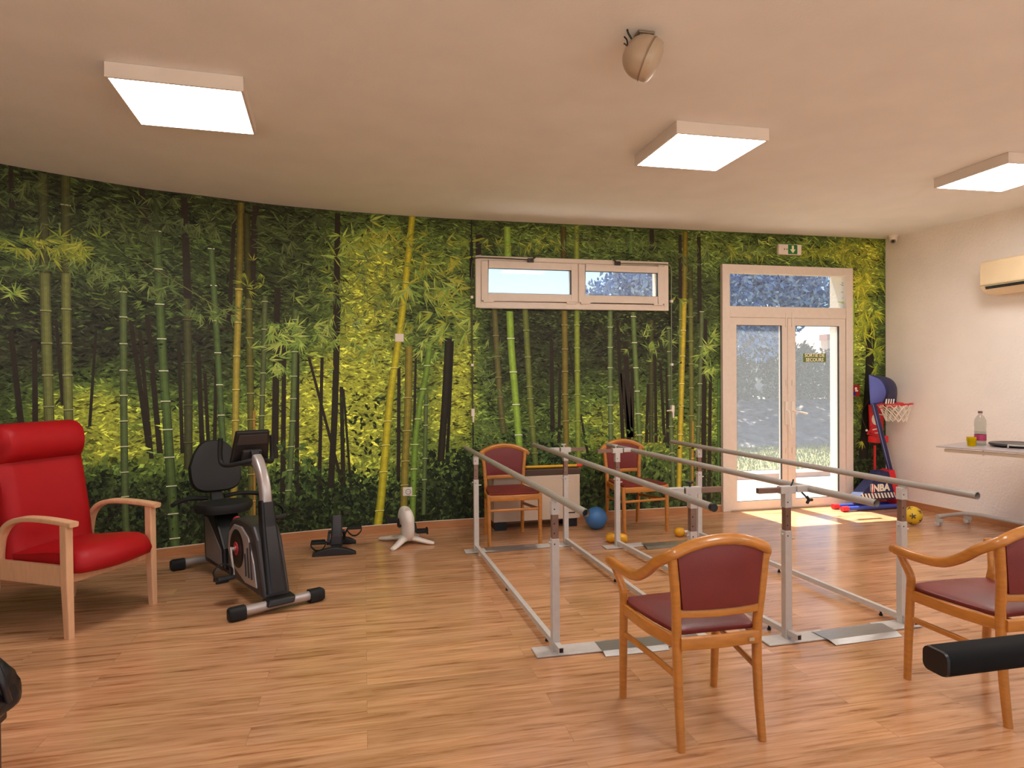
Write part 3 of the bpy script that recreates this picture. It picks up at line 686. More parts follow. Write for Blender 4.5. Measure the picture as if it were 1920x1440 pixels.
a = on_y(1596, 722, 6.23); b = on_y(1612, 743, 6.23)
t = root('fire_sign', ((a.x + b.x) / 2, 6.24, (a.z + b.z) / 2), 'small square red and blue sign on the wall just right of the door', 'sign')
q = MB(); q.bb(a.x, b.x, 6.233, 6.239, b.z, a.z); W(q, 'sign_plate', mat('sign_red', '#b3262a', 0.45), t, bevel=0.002)
q = MB(); q.bb(a.x + 0.01, (a.x + b.x) / 2 + 0.005, 6.231, 6.2335, b.z + 0.01, b.z + 0.05); W(q, 'blue_panel', mat('sign_blue', '#2b3a8c', 0.45), t)
q = MB(); q.ball(((a.x + b.x) / 2 + 0.008, 6.232, a.z - 0.04), 0.016, 10, sq=(1, 0.15, 1)); q.bb((a.x + b.x) / 2, b.x - 0.02, 6.2312, 6.2335, (a.z + b.z) / 2 - 0.01, (a.z + b.z) / 2 + 0.008); W(q, 'pictogram', M_cream, t)

# ------------------------------------------------------------------ socket and switch
a = on_y(755.5, 914, 6.2); b = on_y(773, 929.5, 6.2); cx = (a.x + b.x) / 2; cz = (a.z + b.z) / 2
wy = wpos(cx + S0 + 0.01, 1).y
t = root('wall_socket', (cx, wy, cz), 'white wall socket low on the forest wallpaper above the white pedal trainer', 'socket')
q = MB(); q.bb(a.x, b.x, wy - 0.012, wy, b.z, a.z); W(q, 'plate', M_white, t, bevel=0.004)
q = MB(); T = Matrix.Translation((cx + 0.006, wy - 0.013, cz)) @ Matrix.Rotation(R(90), 4, 'X')
q.lathe([(0.0, -0.003), (0.02, -0.003), (0.021, 0.003), (0.026, 0.003), (0.026, -0.002)], 20, T); W(q, 'recess', mat('socket_grey', '#8d8781', 0.5), t)
q = MB()
for dx in (-0.008, 0.008): q.tube([(cx + 0.006 + dx, wy - 0.0135, cz), (cx + 0.006 + dx, wy - 0.0165, cz)], 0.003, 6)
W(q, 'pin_hole', M_black, t)
a = on_y(740.5, 625.5, 6.2); b = on_y(757, 641, 6.2); cx = (a.x + b.x) / 2; cz = (a.z + b.z) / 2; wy = wpos(cx + S0 + 0.01, 1).y
t = root('blanking_plate', (cx, wy, cz), 'small square white cover plate high on the yellow bamboo of the wallpaper', 'wall plate')
q = MB(); q.bb(a.x, b.x, wy - 0.012, wy, b.z, a.z); W(q, 'plate', M_white, t, bevel=0.004)
q = MB(); q.bb(a.x + 0.012, b.x - 0.012, wy - 0.0145, wy - 0.011, b.z + 0.012, a.z - 0.012); W(q, 'cover', M_white, t, bevel=0.002)

# ------------------------------------------------------------------ ceiling lights
M_panel = mat_emit('lit_diffuser', '#fffaf5', PANEL)
LS = [('square ceiling light panel nearest the left side of the room', -0.905, 3.81, 0.055), ('square ceiling light panel in the middle, above the parallel bars', 2.138, 3.903, 0.0), ('square ceiling light panel at the right, towards the air conditioner', 4.64, 3.935, -0.03)]
LS += [('unseen square ceiling panel added as fill light on the left', -0.95, 0.75, 0.0), ('unseen square ceiling panel added as fill light in the middle', 2.1, 0.75, 0.0), ('unseen square ceiling panel added as fill light on the right', 4.7, 0.75, 0.0)]  # out-of-view panels added to brighten the room
l0 = None
for lb, x, y, rz in LS:
    if l0 is None:
        l0 = t = root('ceiling_light', (x, y, H), lb, 'ceiling light', rz, group='square ceiling light panels')
        q = MB(); q.box((0, 0, -0.035), (0.62, 0.62, 0.068)); q.build('housing', M_lampbox, t, bevel=0.002)
        q = MB(); q.box((0, 0, -0.071), (0.594, 0.594, 0.006)); q.build('diffuser', M_panel, t)
        frame = MB()
        for sx, sy, dx, dy in ((0, 0.303, 0.62, 0.014), (0, -0.303, 0.62, 0.014), (0.303, 0, 0.014, 0.592), (-0.303, 0, 0.014, 0.592)): frame.box((sx, sy, -0.0715), (dx, dy, 0.008))
        frame.build('rim', M_lampbox, t)
    else:
        t = copy_tree(l0); t.location = (x, y, H); t.rotation_euler = (0, 0, rz); t['label'] = lb

# ------------------------------------------------------------------ ball lamp on the ceiling
C_ = Vector((1.225, 2.72, 2.842))
t = root('ball_projector', (1.225, 2.72, H), 'round cream fitting hanging tilted from the ceiling with loose wires', 'ceiling fitting')
M_cr = mat('aged_plastic', '#b7a28c', 0.35, vary=0.05)
ax = (Vector((0.84, -0.33, -0.44))).normalized()
T = Matrix.Translation(C_) @ ax.to_track_quat('Z', 'Y').to_matrix().to_4x4()
r = 0.094
prof = [(r * math.sin(a), -r * math.cos(a)) for a in [R(i) for i in range(20, 100, 8)]]
q = MB(); q.lathe([(0.0, -r * 0.94)] + prof + [(r * 1.0, r * 0.16)], 32, T); W(q, 'body', M_cr, t)
q = MB(); q.lathe([(r * 1.0, r * 0.16), (r * 1.03, r * 0.17), (r * 1.03, r * 0.23), (r * 1.0, r * 0.24)], 32, T); W(q, 'ring', mat('fitting_ring', '#8f7860', 0.35), t)
q = MB(); q.lathe([(r * 1.0, r * 0.24), (r * 0.97, r * 0.45), (r * 0.90, r * 0.60), (r * 0.55, r * 0.74), (0.0, r * 0.80)], 32, T); W(q, 'lens', mat('fitting_front', '#b9a791', 0.34, vary=0.03), t)
q = MB(); q.bb(1.19, 1.265, 2.69, 2.75, H - 0.012, H - 0.001); q.bb(1.20, 1.215, 2.70, 2.74, 2.915, H - 0.01); q.bb(1.245, 1.26, 2.70, 2.74, 2.915, H - 0.01); W(q, 'bracket', mat('bracket_zinc', '#8f7d6a', 0.45, metal=0.3), t, bevel=0.002)
q = MB()
q.tube(smooth_path([(1.14, 2.70, H - 0.002), (1.145, 2.70, 2.93), (1.165, 2.70, 2.90), (1.18, 2.71, 2.886)], 5), 0.004, 6); q.tube(smooth_path([(1.13, 2.71, H - 0.03), (1.138, 2.70, 2.90), (1.142, 2.70, 2.875), (1.15, 2.70, 2.87)], 5), 0.0035, 6); q.tube([(1.123, 2.70, 2.885), (1.142, 2.70, 2.874)], 0.003, 6)
W(q, 'wire', M_black, t)

# ------------------------------------------------------------------ air conditioner
t = root('air_conditioner', (5.79, 4.5, 2.15), 'cream wall-mounted air conditioner high on the right-hand wall', 'air conditioner')
y0, y1 = 4.975, 4.10; xa = 5.585; xb = 5.815
prof = [(xb, 2.165), (xb, 2.468), (xa + 0.03, 2.468), (xa + 0.005, 2.455), (xa, 2.43), (xa, 2.26), (xa + 0.01, 2.225), (xa + 0.035, 2.195), (xa + 0.08, 2.172), (xa + 0.13, 2.163)]
q = MB(); q.prism([(x, y0, z) for x, z in prof], (0, y1 - y0, 0)); W(q, 'casing', mat('aged_casing', '#ead2ac', 0.4, vary=0.03), t, bevel=0.004)
q = MB(); q.prism([(xa + 0.004, y0 - 0.05, 2.238), (xa + 0.012, y0 - 0.05, 2.214), (xa + 0.02, y0 - 0.05, 2.214), (xa + 0.02, y0 - 0.05, 2.238)], (0, y1 - y0 + 0.1, 0), Matrix.Translation((-0.004, 0, -0.006))); W(q, 'air_slot', M_black, t)
q = MB(); q.bb(xa - 0.003, xa + 0.004, y0 - 0.06, y1 + 0.06, 2.217, 2.221); W(q, 'louvre', M_dgrey, t)
q = MB(); q.bb(xa - 0.002, xa + 0.004, y0 - 0.001, y1 + 0.001, 2.243, 2.246); W(q, 'panel_seam', mat('casing_seam', '#a58a66', 0.5), t)

# ------------------------------------------------------------------ security camera
t = root('security_camera', (5.66, 6.07, H), 'small white dome camera in the corner where ceiling meets right wall', 'camera')
q = MB(); q.lathe([(0, 0), (0.052, 0), (0.052, -0.012), (0.047, -0.02), (0.0, -0.02)], 24, c=(5.655, 6.07, H)); W(q, 'base', M_white, t)
q = MB(); q.lathe([(0.045, -0.02), (0.044, -0.045), (0.034, -0.068), (0.016, -0.080), (0, -0.083)], 24, c=(5.655, 6.07, H)); dm = W(q, 'dome', M_white, t)
e_ = Vector((5.655, 6.07, H - 0.055)) + Vector((-0.63, -0.62, -0.35)).normalized() * 0.028
T = Matrix.Translation(e_) @ Vector((-0.66, -0.70, -0.2)).to_track_quat('Z', 'Y').to_matrix().to_4x4()
q = MB(); q.lathe([(0.027, -0.01), (0.027, 0.008), (0.024, 0.012), (0.014, 0.013)], 20, T); W(q, 'eye_ring', mat('camera_grey', '#8a8480', 0.4), dm)
q = MB(); q.lathe([(0.015, 0.013), (0.012, 0.016), (0, 0.018)], 20, T); W(q, 'eye', M_black, dm)
# ------------------------------------------------------------------ bentwood chairs
def seat_cushion(pts, z0, z1, dome, n=10):
    """pts: outline (x,y); rings from the base edge over the domed top"""
    q = MB(); cx = sum(p[0] for p in pts) / len(pts); cy = sum(p[1] for p in pts) / len(pts)
    rings = []
    for k, z in ((0.97, z0), (1.0, z0 + (z1 - z0) * 0.35), (0.995, z0 + (z1 - z0) * 0.8), (0.96, z1)): rings.append([Vector((cx + (x - cx) * k, cy + (y - cy) * k, z)) for x, y in pts])
    for i in range(1, 6):
        k = 0.96 * (1 - i / 6); rings.append([Vector((cx + (x - cx) * k, cy + (y - cy) * k, z1 + dome * (1 - (1 - i / 6) ** 2))) for x, y in pts])
    return q.loft(rings, True, True)
def outline_seat(wb_, wf, d0, d1, bow=0.02, n=8):
    o = []
    for i in range(n + 1): t = -1 + 2 * i / n; o.append((t * wf, d1 + bow * (1 - t * t)))
    for i in range(1, n): t = i / n; o.append((wf + (wb_ - wf) * t + 0.012 * math.sin(math.pi * t), d1 + (d0 - d1) * t))
    for i in range(n + 1): t = 1 - 2 * i / n; o.append((t * wb_, d0))
    for i in range(1, n): t = i / n; o.append((-(wb_ + (wf - wb_) * t + 0.012 * math.sin(math.pi * t)), d0 + (d1 - d0) * t))
    return o
def back_curve(x, z):    # how far the back leans and hollows
    return -0.012 - 0.05 * (z - 0.45) + 0.055 * (x / 0.2) ** 2 * 0.45
def make_chair(arms, label, cat_group):
    t = root('bentwood_armchair' if arms else 'bentwood_side_chair', (0, 0, 0), label, 'chair', group=cat_group)
    ring = [(0.017 * math.cos(a * math.pi / 6), 0.017 * math.sin(a * math.pi / 6)) for a in range(12)]
    # rear legs with their posts
    for sx in (-1, 1):
        q = MB(); P = smooth_path([(sx * 0.172, -0.015, 0), (sx * 0.170, 0.008, 0.2), (sx * 0.172, 0.018, 0.42), (sx * 0.182, 0.006, 0.58), (sx * 0.200, 0.0, 0.755)], 5)
        q.sweep(P, rrect(0.033, 0.036, 0.013), (0, 1, 0), True, True, [0.86 + 0.16 * min(1, i / 8) for i in range(len(P))]); q.build('leg', M_wood, t)
    for sx in (-1, 1):
        q = MB()
        if arms: P = smooth_path([(sx * 0.222, 0.435, 0), (sx * 0.224, 0.425, 0.2), (sx * 0.226, 0.412, 0.42), (sx * 0.232, 0.405, 0.49), (sx * 0.250, 0.425, 0.555), (sx * 0.262, 0.438, 0.592)], 5)
        else: P = smooth_path([(sx * 0.222, 0.435, 0), (sx * 0.224, 0.428, 0.2), (sx * 0.226, 0.42, 0.432)], 5)
        q.sweep(P, rrect(0.033, 0.036, 0.014), (0, 1, 0), True, True, [0.88 + 0.14 * min(1, i / 6) - (0.16 * max(0, i - 14) / 11 if arms else 0) for i in range(len(P))]); q.build('leg', M_wood, t)
    # seat frame
    q = MB(); sec = rrect(0.02, 0.05, 0.006)
    zc = 0.403
    q.sweep([(-0.165, 0.0, zc), (0, -0.01, zc), (0.165, 0.0, zc)], sec)
    q.sweep(smooth_path([(-0.215, 0.43, zc), (0, 0.448, zc), (0.215, 0.43, zc)], 4), sec)
    for sx in (-1, 1): q.sweep(smooth_path([(sx * 0.172, 0.015, zc), (sx * 0.212, 0.2, zc), (sx * 0.224, 0.41, zc)], 5), sec)
    q.build('seat_frame', M_wood, t)
    seat_cushion(outline_seat(0.163, 0.222, 0.022, 0.428, 0.02), 0.425, 0.448, 0.016).build('seat', M_vinyl, t)
    # stretchers
    for sx in (-1, 1):
        q = MB(); P = smooth_path([(sx * 0.171, 0.01, 0.272), (sx * 0.192, 0.2, 0.282), (sx * 0.225, 0.42, 0.292)], 6)
        q.sweep(P, rrect(0.016, 0.026, 0.007), (0, 0, 1), True, True); q.build('stretcher', M_wood, t)
    if not arms:
        q = MB(); q.sweep([(-0.225, 0.425, 0.297), (0.225, 0.425, 0.297)], rrect(0.016, 0.022, 0.007)); q.build('stretcher', M_wood, t)
    # back: top rail (running down into the arms), lower rail, panel
    arc = [(x, back_curve(x, 0.8) , 0.800 - 0.052 * (abs(x) / 0.2) ** 2.2) for x in (-0.2, -0.15, -0.1, -0.05, 0, 0.05, 0.1, 0.15, 0.2)]
    if arms:
        side = [(0.235, 0.06, 0.703), (0.244, 0.12, 0.657), (0.25, 0.19, 0.618), (0.255, 0.25, 0.603), (0.262, 0.34, 0.600), (0.270, 0.43, 0.605), (0.274, 0.475, 0.606)]
        pts = [(-x, y, z) for x, y, z in reversed(side)] + arc + side
    else: pts = [(-0.236, 0.012, 0.722)] + arc + [(0.236, 0.012, 0.722)]
    P = smooth_path(pts, 5); q = MB(); n = len(P)
    q.sweep(P, rrect(0.036, 0.044, 0.016, 4), (0, 0, 1), True, True, [1.0 if 2 < i < n - 3 else 0.75 for i in range(n)]); q.build('top_rail', M_wood, t)
    q = MB(); q.sweep([(x, back_curve(x, 0.52) + 0.004, 0.517) for x in (-0.172, -0.09, 0, 0.09, 0.172)], rrect(0.018, 0.034, 0.006)); q.build('back_rail', M_wood, t)
    q = MB(); rows = []
    N = 8; Mz = 6
    def pan(i, j, o):
        u = -1 + 2 * i / N; zt = 0.792 - 0.052 * (abs(u) * 0.95) ** 2.2; z = 0.534 + (zt - 0.534) * j / Mz
        hw = 0.158 + 0.028 * (z - 0.534) / 0.25; x = u * hw
        e = (1 - u ** 4) * (1 - (2 * j / Mz - 1) ** 4)
        return Vector((x, back_curve(x, z) + o * (0.008 + 0.009 * e), z))
    for o in (1, -1):
        vs = [pan(i, j, o) for j in range(Mz + 1) for i in range(N + 1)]
        q.add(vs, [(j * (N + 1) + i, j * (N + 1) + i + 1, (j + 1) * (N + 1) + i + 1, (j + 1) * (N + 1) + i) for j in range(Mz) for i in range(N)], True)
    a = [pan(i, 0, 1) for i in range(N + 1)] + [pan(N, j, 1) for j in range(1, Mz + 1)] + [pan(i, Mz, 1) for i in range(N - 1, -1, -1)] + [pan(0, j, 1) for j in range(Mz - 1, 0, -1)]
    b = [pan(i, 0, -1) for i in range(N + 1)] + [pan(N, j, -1) for j in range(1, Mz + 1)] + [pan(i, Mz, -1) for i in range(N - 1, -1, -1)] + [pan(0, j, -1) for j in range(Mz - 1, 0, -1)]
    k = len(a); q.add(a + b, [(i, (i + 1) % k, (i + 1) % k + k, i + k) for i in range(k)], True)
    q.build('back_panel', M_vinyl, t)
    if arms:
        q = MB(); q.box((0.125, -0.0215, 0.402), (0.022, 0.002, 0.013)); q.build('maker_plate', mat('small_metal_plate', '#c9b79b', 0.3, metal=0.6), t)
    return t
ch = make_chair(True, 'wooden armchair with maroon seat seen from behind, in front of the parallel bars', 'maroon bentwood chairs')
ch.location = (1.332, 2.283, 0)
c2 = copy_tree(ch); c2.location = (2.69, 2.135, 0); c2['label'] = 'wooden armchair with maroon seat cut off by the right edge, behind the black padded bar'
cb = make_chair(False, 'armless wooden chair with maroon back in front of the beige heater', 'maroon bentwood chairs')
cb.location = (1.243, 5.862, 0); cb.rotation_euler = (0, 0, math.pi)
c4 = copy_tree(cb); c4.location = (2.44, 5.965, 0); c4.rotation_euler = (0, 0, math.pi + R(7)); c4['label'] = 'armless wooden chair with maroon back against the wall beside the blue ball'

# ------------------------------------------------------------------ red high-back armchair
Fl = Vector((-1.601, 4.056, 0)); wv = Vector((0.494, 0.870, 0)).normalized(); dv = Vector((-wv.y, wv.x, 0))
# local axes: x across (0 at near front leg), y to the rear, z up
rz = math.atan2(wv.y, wv.x)
ar = root('high_back_armchair', Fl, 'red high-back armchair with pale wooden arms and legs at the left edge', 'armchair', rz)
Wd = 0.567
q = None
for x in (0.0, Wd):
    P = [(x, 0.0, 0), (x, 0.012, 0.33), (x, 0.014, 0.628)]
    q = MB(); q.sweep(P, rrect(0.044, 0.052, 0.007), (0, 1, 0), True, False, [0.8, 1.0, 1.0]); q.build('leg', M_beech, ar)
for x in (0.03, Wd - 0.03):
    q = MB(); q.sweep([(x, 0.645, 0), (x, 0.585, 0.30), (x, 0.56, 0.42)], rrect(0.038, 0.048, 0.006), (0, 1, 0), True, False, [0.85, 1, 1]); q.build('leg', M_beech, ar)
for x, sg in ((0.0, -1), (Wd, 1)):
    q = MB(); P = smooth_path([(x, -0.045, 0.632), (x, 0.06, 0.642), (x, 0.2, 0.648), (x, 0.33, 0.642), (x, 0.43, 0.612), (x, 0.49, 0.55), (x, 0.515, 0.46), (x, 0.52, 0.38)], 5)
    q.sweep(P, rrect(0.055, 0.03, 0.008), (0, 0, 1), True, True); q.build('armrest', M_beech, ar)
    q = MB(); q.bb(x - 0.013, x + 0.013, 0.02, 0.58, 0.285, 0.40); q.build('side_rail', M_beech, ar, bevel=0.004)
q = MB(); q.bb(0.02, Wd - 0.02, 0.03, 0.055, 0.29, 0.36); q.bb(0.03, Wd - 0.03, 0.56, 0.58, 0.29, 0.38); q.build('cross_rail', M_beech, ar, bevel=0.003)
# seat cushion: rounded front roll
q = MB(); rings = []
nx = 14
def seat_sec(u):   # closed profile in (y,z)
    b = 0.018 * (1 - (2 * u - 1) ** 2)
    top = [(-0.03, 0.42 + b), (0.0, 0.452 + b), (0.06, 0.468 + b), (0.18, 0.462 + b), (0.34, 0.442 + b), (0.50, 0.43 + b)]
    return top + [(0.50, 0.33), (0.30, 0.335), (0.10, 0.335), (0.0, 0.335 + 0.01 * (1 - b / 0.018)), (-0.035, 0.352), (-0.05, 0.385)]
for i in range(nx + 1):
    u = i / nx; x = 0.026 + (Wd - 0.052) * u; e = 1 - max(0, abs(2 * u - 1) - 0.86) / 0.14 * 0.10
    sc = [(0.23 + (y - 0.23) * e, 0.395 + (z - 0.395) * e) for y, z in seat_sec(u)]
    rings.append([Vector((x, y - 0.045 * (1 - (2 * u - 1) ** 2), z)) for y, z in sc])
q.loft(rings, True, True); q.build('seat', M_red, ar)
# back: one upholstered sweep with lumbar curve and head roll
front = [(0.40, 0.36), (0.445, 0.44), (0.452, 0.52), (0.462, 0.62), (0.49, 0.74), (0.518, 0.86), (0.538, 0.925), (0.544, 0.945)]
roll = [(0.515, 0.962), (0.492, 1.00), (0.488, 1.06), (0.508, 1.12), (0.56, 1.158), (0.605, 1.172), (0.645, 1.155), (0.665, 1.12)]
rear = [(0.66, 1.05), (0.64, 0.92), (0.605, 0.74), (0.565, 0.56), (0.545, 0.42), (0.535, 0.36)]
secb = front + roll + rear; q = MB(); rings = []
cyb = sum(p[0] for p in secb) / len(secb)
for i in range(nx + 1):
    u = i / nx; k = abs(2 * u - 1); rg = []
    for y, z in secb:
        grow = 0.018 * max(0, (z - 0.95) / 0.25)           # head end is a little wider
        x = 0.02 + (Wd - 0.04) * u + (2 * u - 1) * grow
        e = max(0, k - 0.80) / 0.20
        yc = 0.47 + (z - 0.36) * 0.155 + 0.03
        yy = y + (yc - y) * 0.55 * e ** 2 - 0.012 * k ** 2 * (1 if y < yc else 0)
        zz = z - 0.018 * e ** 2 * max(0, (z - 0.9) / 0.28)
        rg.append(Vector((x, yy, zz)))
    rings.append(rg)
q.loft(rings, True, True); q.build('backrest', M_red, ar)
q = MB(); q.sweep([(Wd / 2, 0.548, 0.40), (Wd / 2, 0.578, 0.56), (Wd / 2, 0.615, 0.74), (Wd / 2, 0.65, 0.90), (Wd / 2, 0.672, 1.06)], [(-0.262, -0.012), (0.262, -0.012), (0.262, 0.012), (-0.262, 0.012)], (0, 1, 0)); q.build('back_shell', M_black, ar)
# ------------------------------------------------------------------ exercise bike (local: x lateral, y front to rear, z up)
bo = Vector((-0.53, 4.24, 0)); axb = Vector((-0.48, 0.88, 0)).normalized(); latb = Vector((axb.y, -axb.x, 0))
bk = root('exercise_bike', bo, 'black and silver recumbent exercise bike standing beside the red armchair', 'exercise bike', math.atan2(latb.y, latb.x))
def stab(y, hl):
    q = MB(); q.tube([(-hl + 0.05, y, 0.046), (hl - 0.05, y, 0.046)], 0.029, 14); o = q.build('stabilizer', M_silver, bk)
    for sx in (-1, 1):
        q = MB(); q.sweep([(sx * (hl - 0.075), y, 0.042), (sx * (hl + 0.005), y, 0.042), (sx * (hl + 0.02), y, 0.042)], rrect(0.074, 0.08, 0.022), (0, 0, 1), True, True, [1, 1, 0.8]); q.build('end_cap', M_rubber, o)
stab(0.0, 0.275); stab(1.36, 0.25)
q = MB(); q.prism([(-0.085, -0.06, 0.045), (-0.085, 0.06, 0.045), (-0.07, 0.05, 0.092), (-0.07, -0.045, 0.085)], (0.17, 0, 0)); q.build('foot_bracket', M_black, bk, bevel=0.012)
q = MB(); q.rod((0, 0.55, 0.085), (0, 1.36, 0.075), 0.06, 0.07); q.build('low_rail', M_black, bk, bevel=0.008)
# flywheel housing
side = [(0.01, 0.075), (0.62, 0.09), (0.665, 0.16), (0.665, 0.36), (0.62, 0.45), (0.55, 0.495), (0.42, 0.515), (0.30, 0.51), (0.20, 0.50), (0.13, 0.42), (0.075, 0.28), (0.02, 0.13)]
q = MB(); q.prism([(-0.085, y, z) for y, z in side], (0.17, 0, 0)); q.build('flywheel_housing', M_dgrey, bk, bevel=0.022, seg=3)
for sx in (-1, 1):
    q = MB(); sd = [(0.10, 0.13), (0.30, 0.12), (0.55, 0.19), (0.625, 0.28), (0.60, 0.40), (0.50, 0.465), (0.36, 0.47), (0.24, 0.42), (0.15, 0.28)]
    q.prism([(sx * 0.082, y, z) for y, z in sd], (sx * 0.013, 0, 0)); q.build('side_cover', M_silver, bk, bevel=0.006)
    q = MB(); T = Matrix.Translation((sx * 0.094, 0.44, 0.315)) @ Matrix.Rotation(R(90 * sx), 4, 'Y')
    q.lathe([(0.0, 0.006), (0.085, 0.004), (0.115, 0.008), (0.128, 0.0), (0.128, -0.01)], 32, T); fw = q.build('flywheel_disc', M_black, bk)
    q = MB(); T2 = Matrix.Translation((sx * 0.100, 0.44, 0.315)) @ Matrix.Rotation(R(90 * sx), 4, 'Y'); q.lathe([(0.0, 0.012), (0.02, 0.012), (0.022, 0.004), (0.042, 0.004), (0.044, 0.0)], 20, T2); q.build('hub', mat('hub_red', '#b02a30', 0.4), fw)
    q = MB()
    for k in range(3): q.rod((sx * 0.097, 0.20 + k * 0.045, 0.40 - 0.045 * k), (sx * 0.097, 0.17 + k * 0.05, 0.17), 0.012, 0.006, (1, 0, 0))
    q.build('rib', M_dgrey, bk)
# cranks and pedals
for sx, ey, ez in ((-1, 0.32, 0.17), (1, 0.56, 0.46)):
    q = MB(); q.tube([(sx * 0.10, 0.44, 0.315), (sx * 0.135, 0.44, 0.315)], 0.014, 10); q.rod((sx * 0.135, 0.44, 0.33), (sx * 0.155, ey, ez - 0.005), 0.018, 0.012, (1, 0, 0)); cr = q.build('crank', M_silver, bk, bevel=0.003)
    tl = R(-14)
    T = Matrix.Translation((sx * 0.215, ey, ez)) @ Matrix.Rotation(tl, 4, 'X')
    q = MB(); q.box((0, 0, 0), (0.105, 0.11, 0.026), T); q.box((0, 0.045, -0.02), (0.08, 0.02, 0.02), T); pd = q.build('pedal', M_black, cr, bevel=0.006)
    q = MB(); q.sweep([T @ Vector(p) for p in smooth_path([(-0.05, 0.01, 0.0), (-0.055, 0.012, 0.05), (-0.02, 0.015, 0.085), (0.02, 0.015, 0.085), (0.055, 0.012, 0.05), (0.05, 0.01, 0.0)], 4)], [(-0.003, -0.014), (0.003, -0.014), (0.003, 0.014), (-0.003, 0.014)], (0, 1, 0)); q.build('pedal_strap', M_rubber, pd)
# front column and mast
q = MB(); P = [(0, 0.045, 0.10), (0, 0.10, 0.30), (0, 0.155, 0.50), (0, 0.185, 0.655)]
q.sweep(P, rrect(0.105, 0.085, 0.02), (0, -1, 0.3), True, True, [1.25, 1.1, 0.92, 0.8]); q.build('front_column', M_black, bk)
q = MB(); q.sweep([(0, 0.0, 0.12), (0, 0.05, 0.30), (0, 0.108, 0.50), (0, 0.140, 0.65)], rrect(0.075, 0.012, 0.004), (0, -1, 0.3), True, False, [1.1, 1, 0.9, 0.8]); q.build('column_panel', mat('column_panel', '#171415', 0.28), bk)
q = MB(); P = smooth_path([(0, 0.18, 0.62), (0, 0.19, 0.70), (0, 0.225, 0.79), (0, 0.285, 0.865), (0, 0.34, 0.905)], 6)
q.sweep(P, rrect(0.062, 0.078, 0.016), (0, -1, 0.3), True, True); q.build('mast', M_silver, bk)
# console, tilted, screen towards the seat
T = Matrix.Translation((-0.008, 0.40, 0.965)) @ Matrix.Rotation(R(20), 4, 'X')
q = MB(); pts = [(-0.125, 0, -0.12), (0.125, 0, -0.12), (0.108, 0, 0.125), (-0.108, 0, 0.125)]
q.prism([T @ Vector(p) for p in pts], T.to_3x3() @ Vector((0, 0.035, 0))); con = q.build('console', M_black, bk, bevel=0.01, seg=3)
q = MB(); q.prism([T @ Vector(p) for p in [(-0.10, 0.034, -0.02), (0.10, 0.034, -0.02), (0.092, 0.034, 0.105), (-0.092, 0.034, 0.105)]], T.to_3x3() @ Vector((0, 0.004, 0))); q.build('screen', mat('screen_glass', '#101214', 0.1), con)
q = MB(); q.prism([T @ Vector(p) for p in [(-0.10, 0.0, 0.035), (0.10, 0.0, 0.035), (0.09, 0.0, 0.105), (-0.09, 0.0, 0.105)]], T.to_3x3() @ Vector((0, -0.006, 0))); q.prism([T @ Vector(p) for p in [(-0.06, 0.0, -0.11), (0.06, 0.0, -0.11), (0.06, 0.0, 0.0), (-0.06, 0.0, 0.0)]], T.to_3x3() @ Vector((0, -0.03, 0))); q.build('rear_cover', M_dgrey, con, bevel=0.008)
q = MB(); q.rod((0, 0.335, 0.86), (0, 0.385, 0.955), 0.05, 0.05, (0, -1, 0)); q.build('console_neck', M_black, bk, bevel=0.006)
q = MB()
for sx in (-1, 1): q.tube(smooth_path([(0, 0.33, 0.90), (sx * 0.07, 0.37, 0.885), (sx * 0.135, 0.45, 0.865), (sx * 0.165, 0.50, 0.875), (sx * 0.172, 0.515, 0.93), (sx * 0.168, 0.51, 1.04)], 6), 0.0155, 10)
q.build('handlebar', M_rubber, bk)
# seat frame, body under the seat, seat and back
sd = [(0.74, 0.10), (0.80, 0.085), (1.16, 0.085), (1.18, 0.15), (1.20, 0.43), (1.12, 0.475), (0.96, 0.475), (0.86, 0.37), (0.75, 0.25)]
q = MB(); q.prism([(-0.085, y, z) for y, z in sd], (0.17, 0, 0)); q.build('seat_post', M_black, bk, bevel=0.015)
for sx in (-1, 1):
    q = MB(); q.prism([(sx * 0.084, y, z) for y, z in [(0.77, 0.125), (1.11, 0.125), (1.15, 0.42), (1.08, 0.42), (0.78, 0.235)]], (sx * 0.008, 0, 0)); q.build('side_panel', mat('panel_grey', '#6d6866', 0.4), bk, bevel=0.004)
q = MB(); q.tube([(0.0, 0.82, 0.40), (0.0, 0.72, 0.44)], 0.008, 8); q.build('lever', M_black, bk)
q = MB(); q.lathe([(0, -0.02), (0.02, -0.02), (0.026, -0.01), (0.026, 0.01), (0.02, 0.02), (0, 0.022)], 12, Matrix.Translation((0.0, 0.72, 0.445)) @ Matrix.Rotation(R(70), 4, 'X')); q.build('adjust_knob', mat('knob_red', '#c0202c', 0.4), bk)
o = []
for i in range(24):
    a = 2 * math.pi * i / 24; x = 0.20 * abs(math.cos(a)) ** 0.8 * (1 if math.cos(a) >= 0 else -1); y = 0.97 + 0.16 * abs(math.sin(a)) ** 0.8 * (1 if math.sin(a) >= 0 else -1)
    o.append((x * (0.86 if y < 0.97 else 1.0), y))
seat_cushion(o, 0.475, 0.535, 0.012).build('seat', M_rubber, bk)
q = MB(); q.rod((0, 1.14, 0.46), (0, 1.22, 0.80), 0.08, 0.035, (0, 1, 0)); q.build('back_post', M_black, bk, bevel=0.004)
q = MB(); T = Matrix.Translation((0, 1.185, 0.78)) @ Matrix.Rotation(R(-14), 4, 'X')
oo = []
for i in range(28):
    a = 2 * math.pi * i / 28; ca, sa = math.cos(a), math.sin(a)
    z = 0.195 * abs(sa) ** 0.55 * (1 if sa >= 0 else -1); x = 0.185 * abs(ca) ** 0.55 * (1 if ca >= 0 else -1)
    if z > 0: x *= 1 - 0.42 * (z / 0.195) ** 1.2
    oo.append((x, z))
rings = []
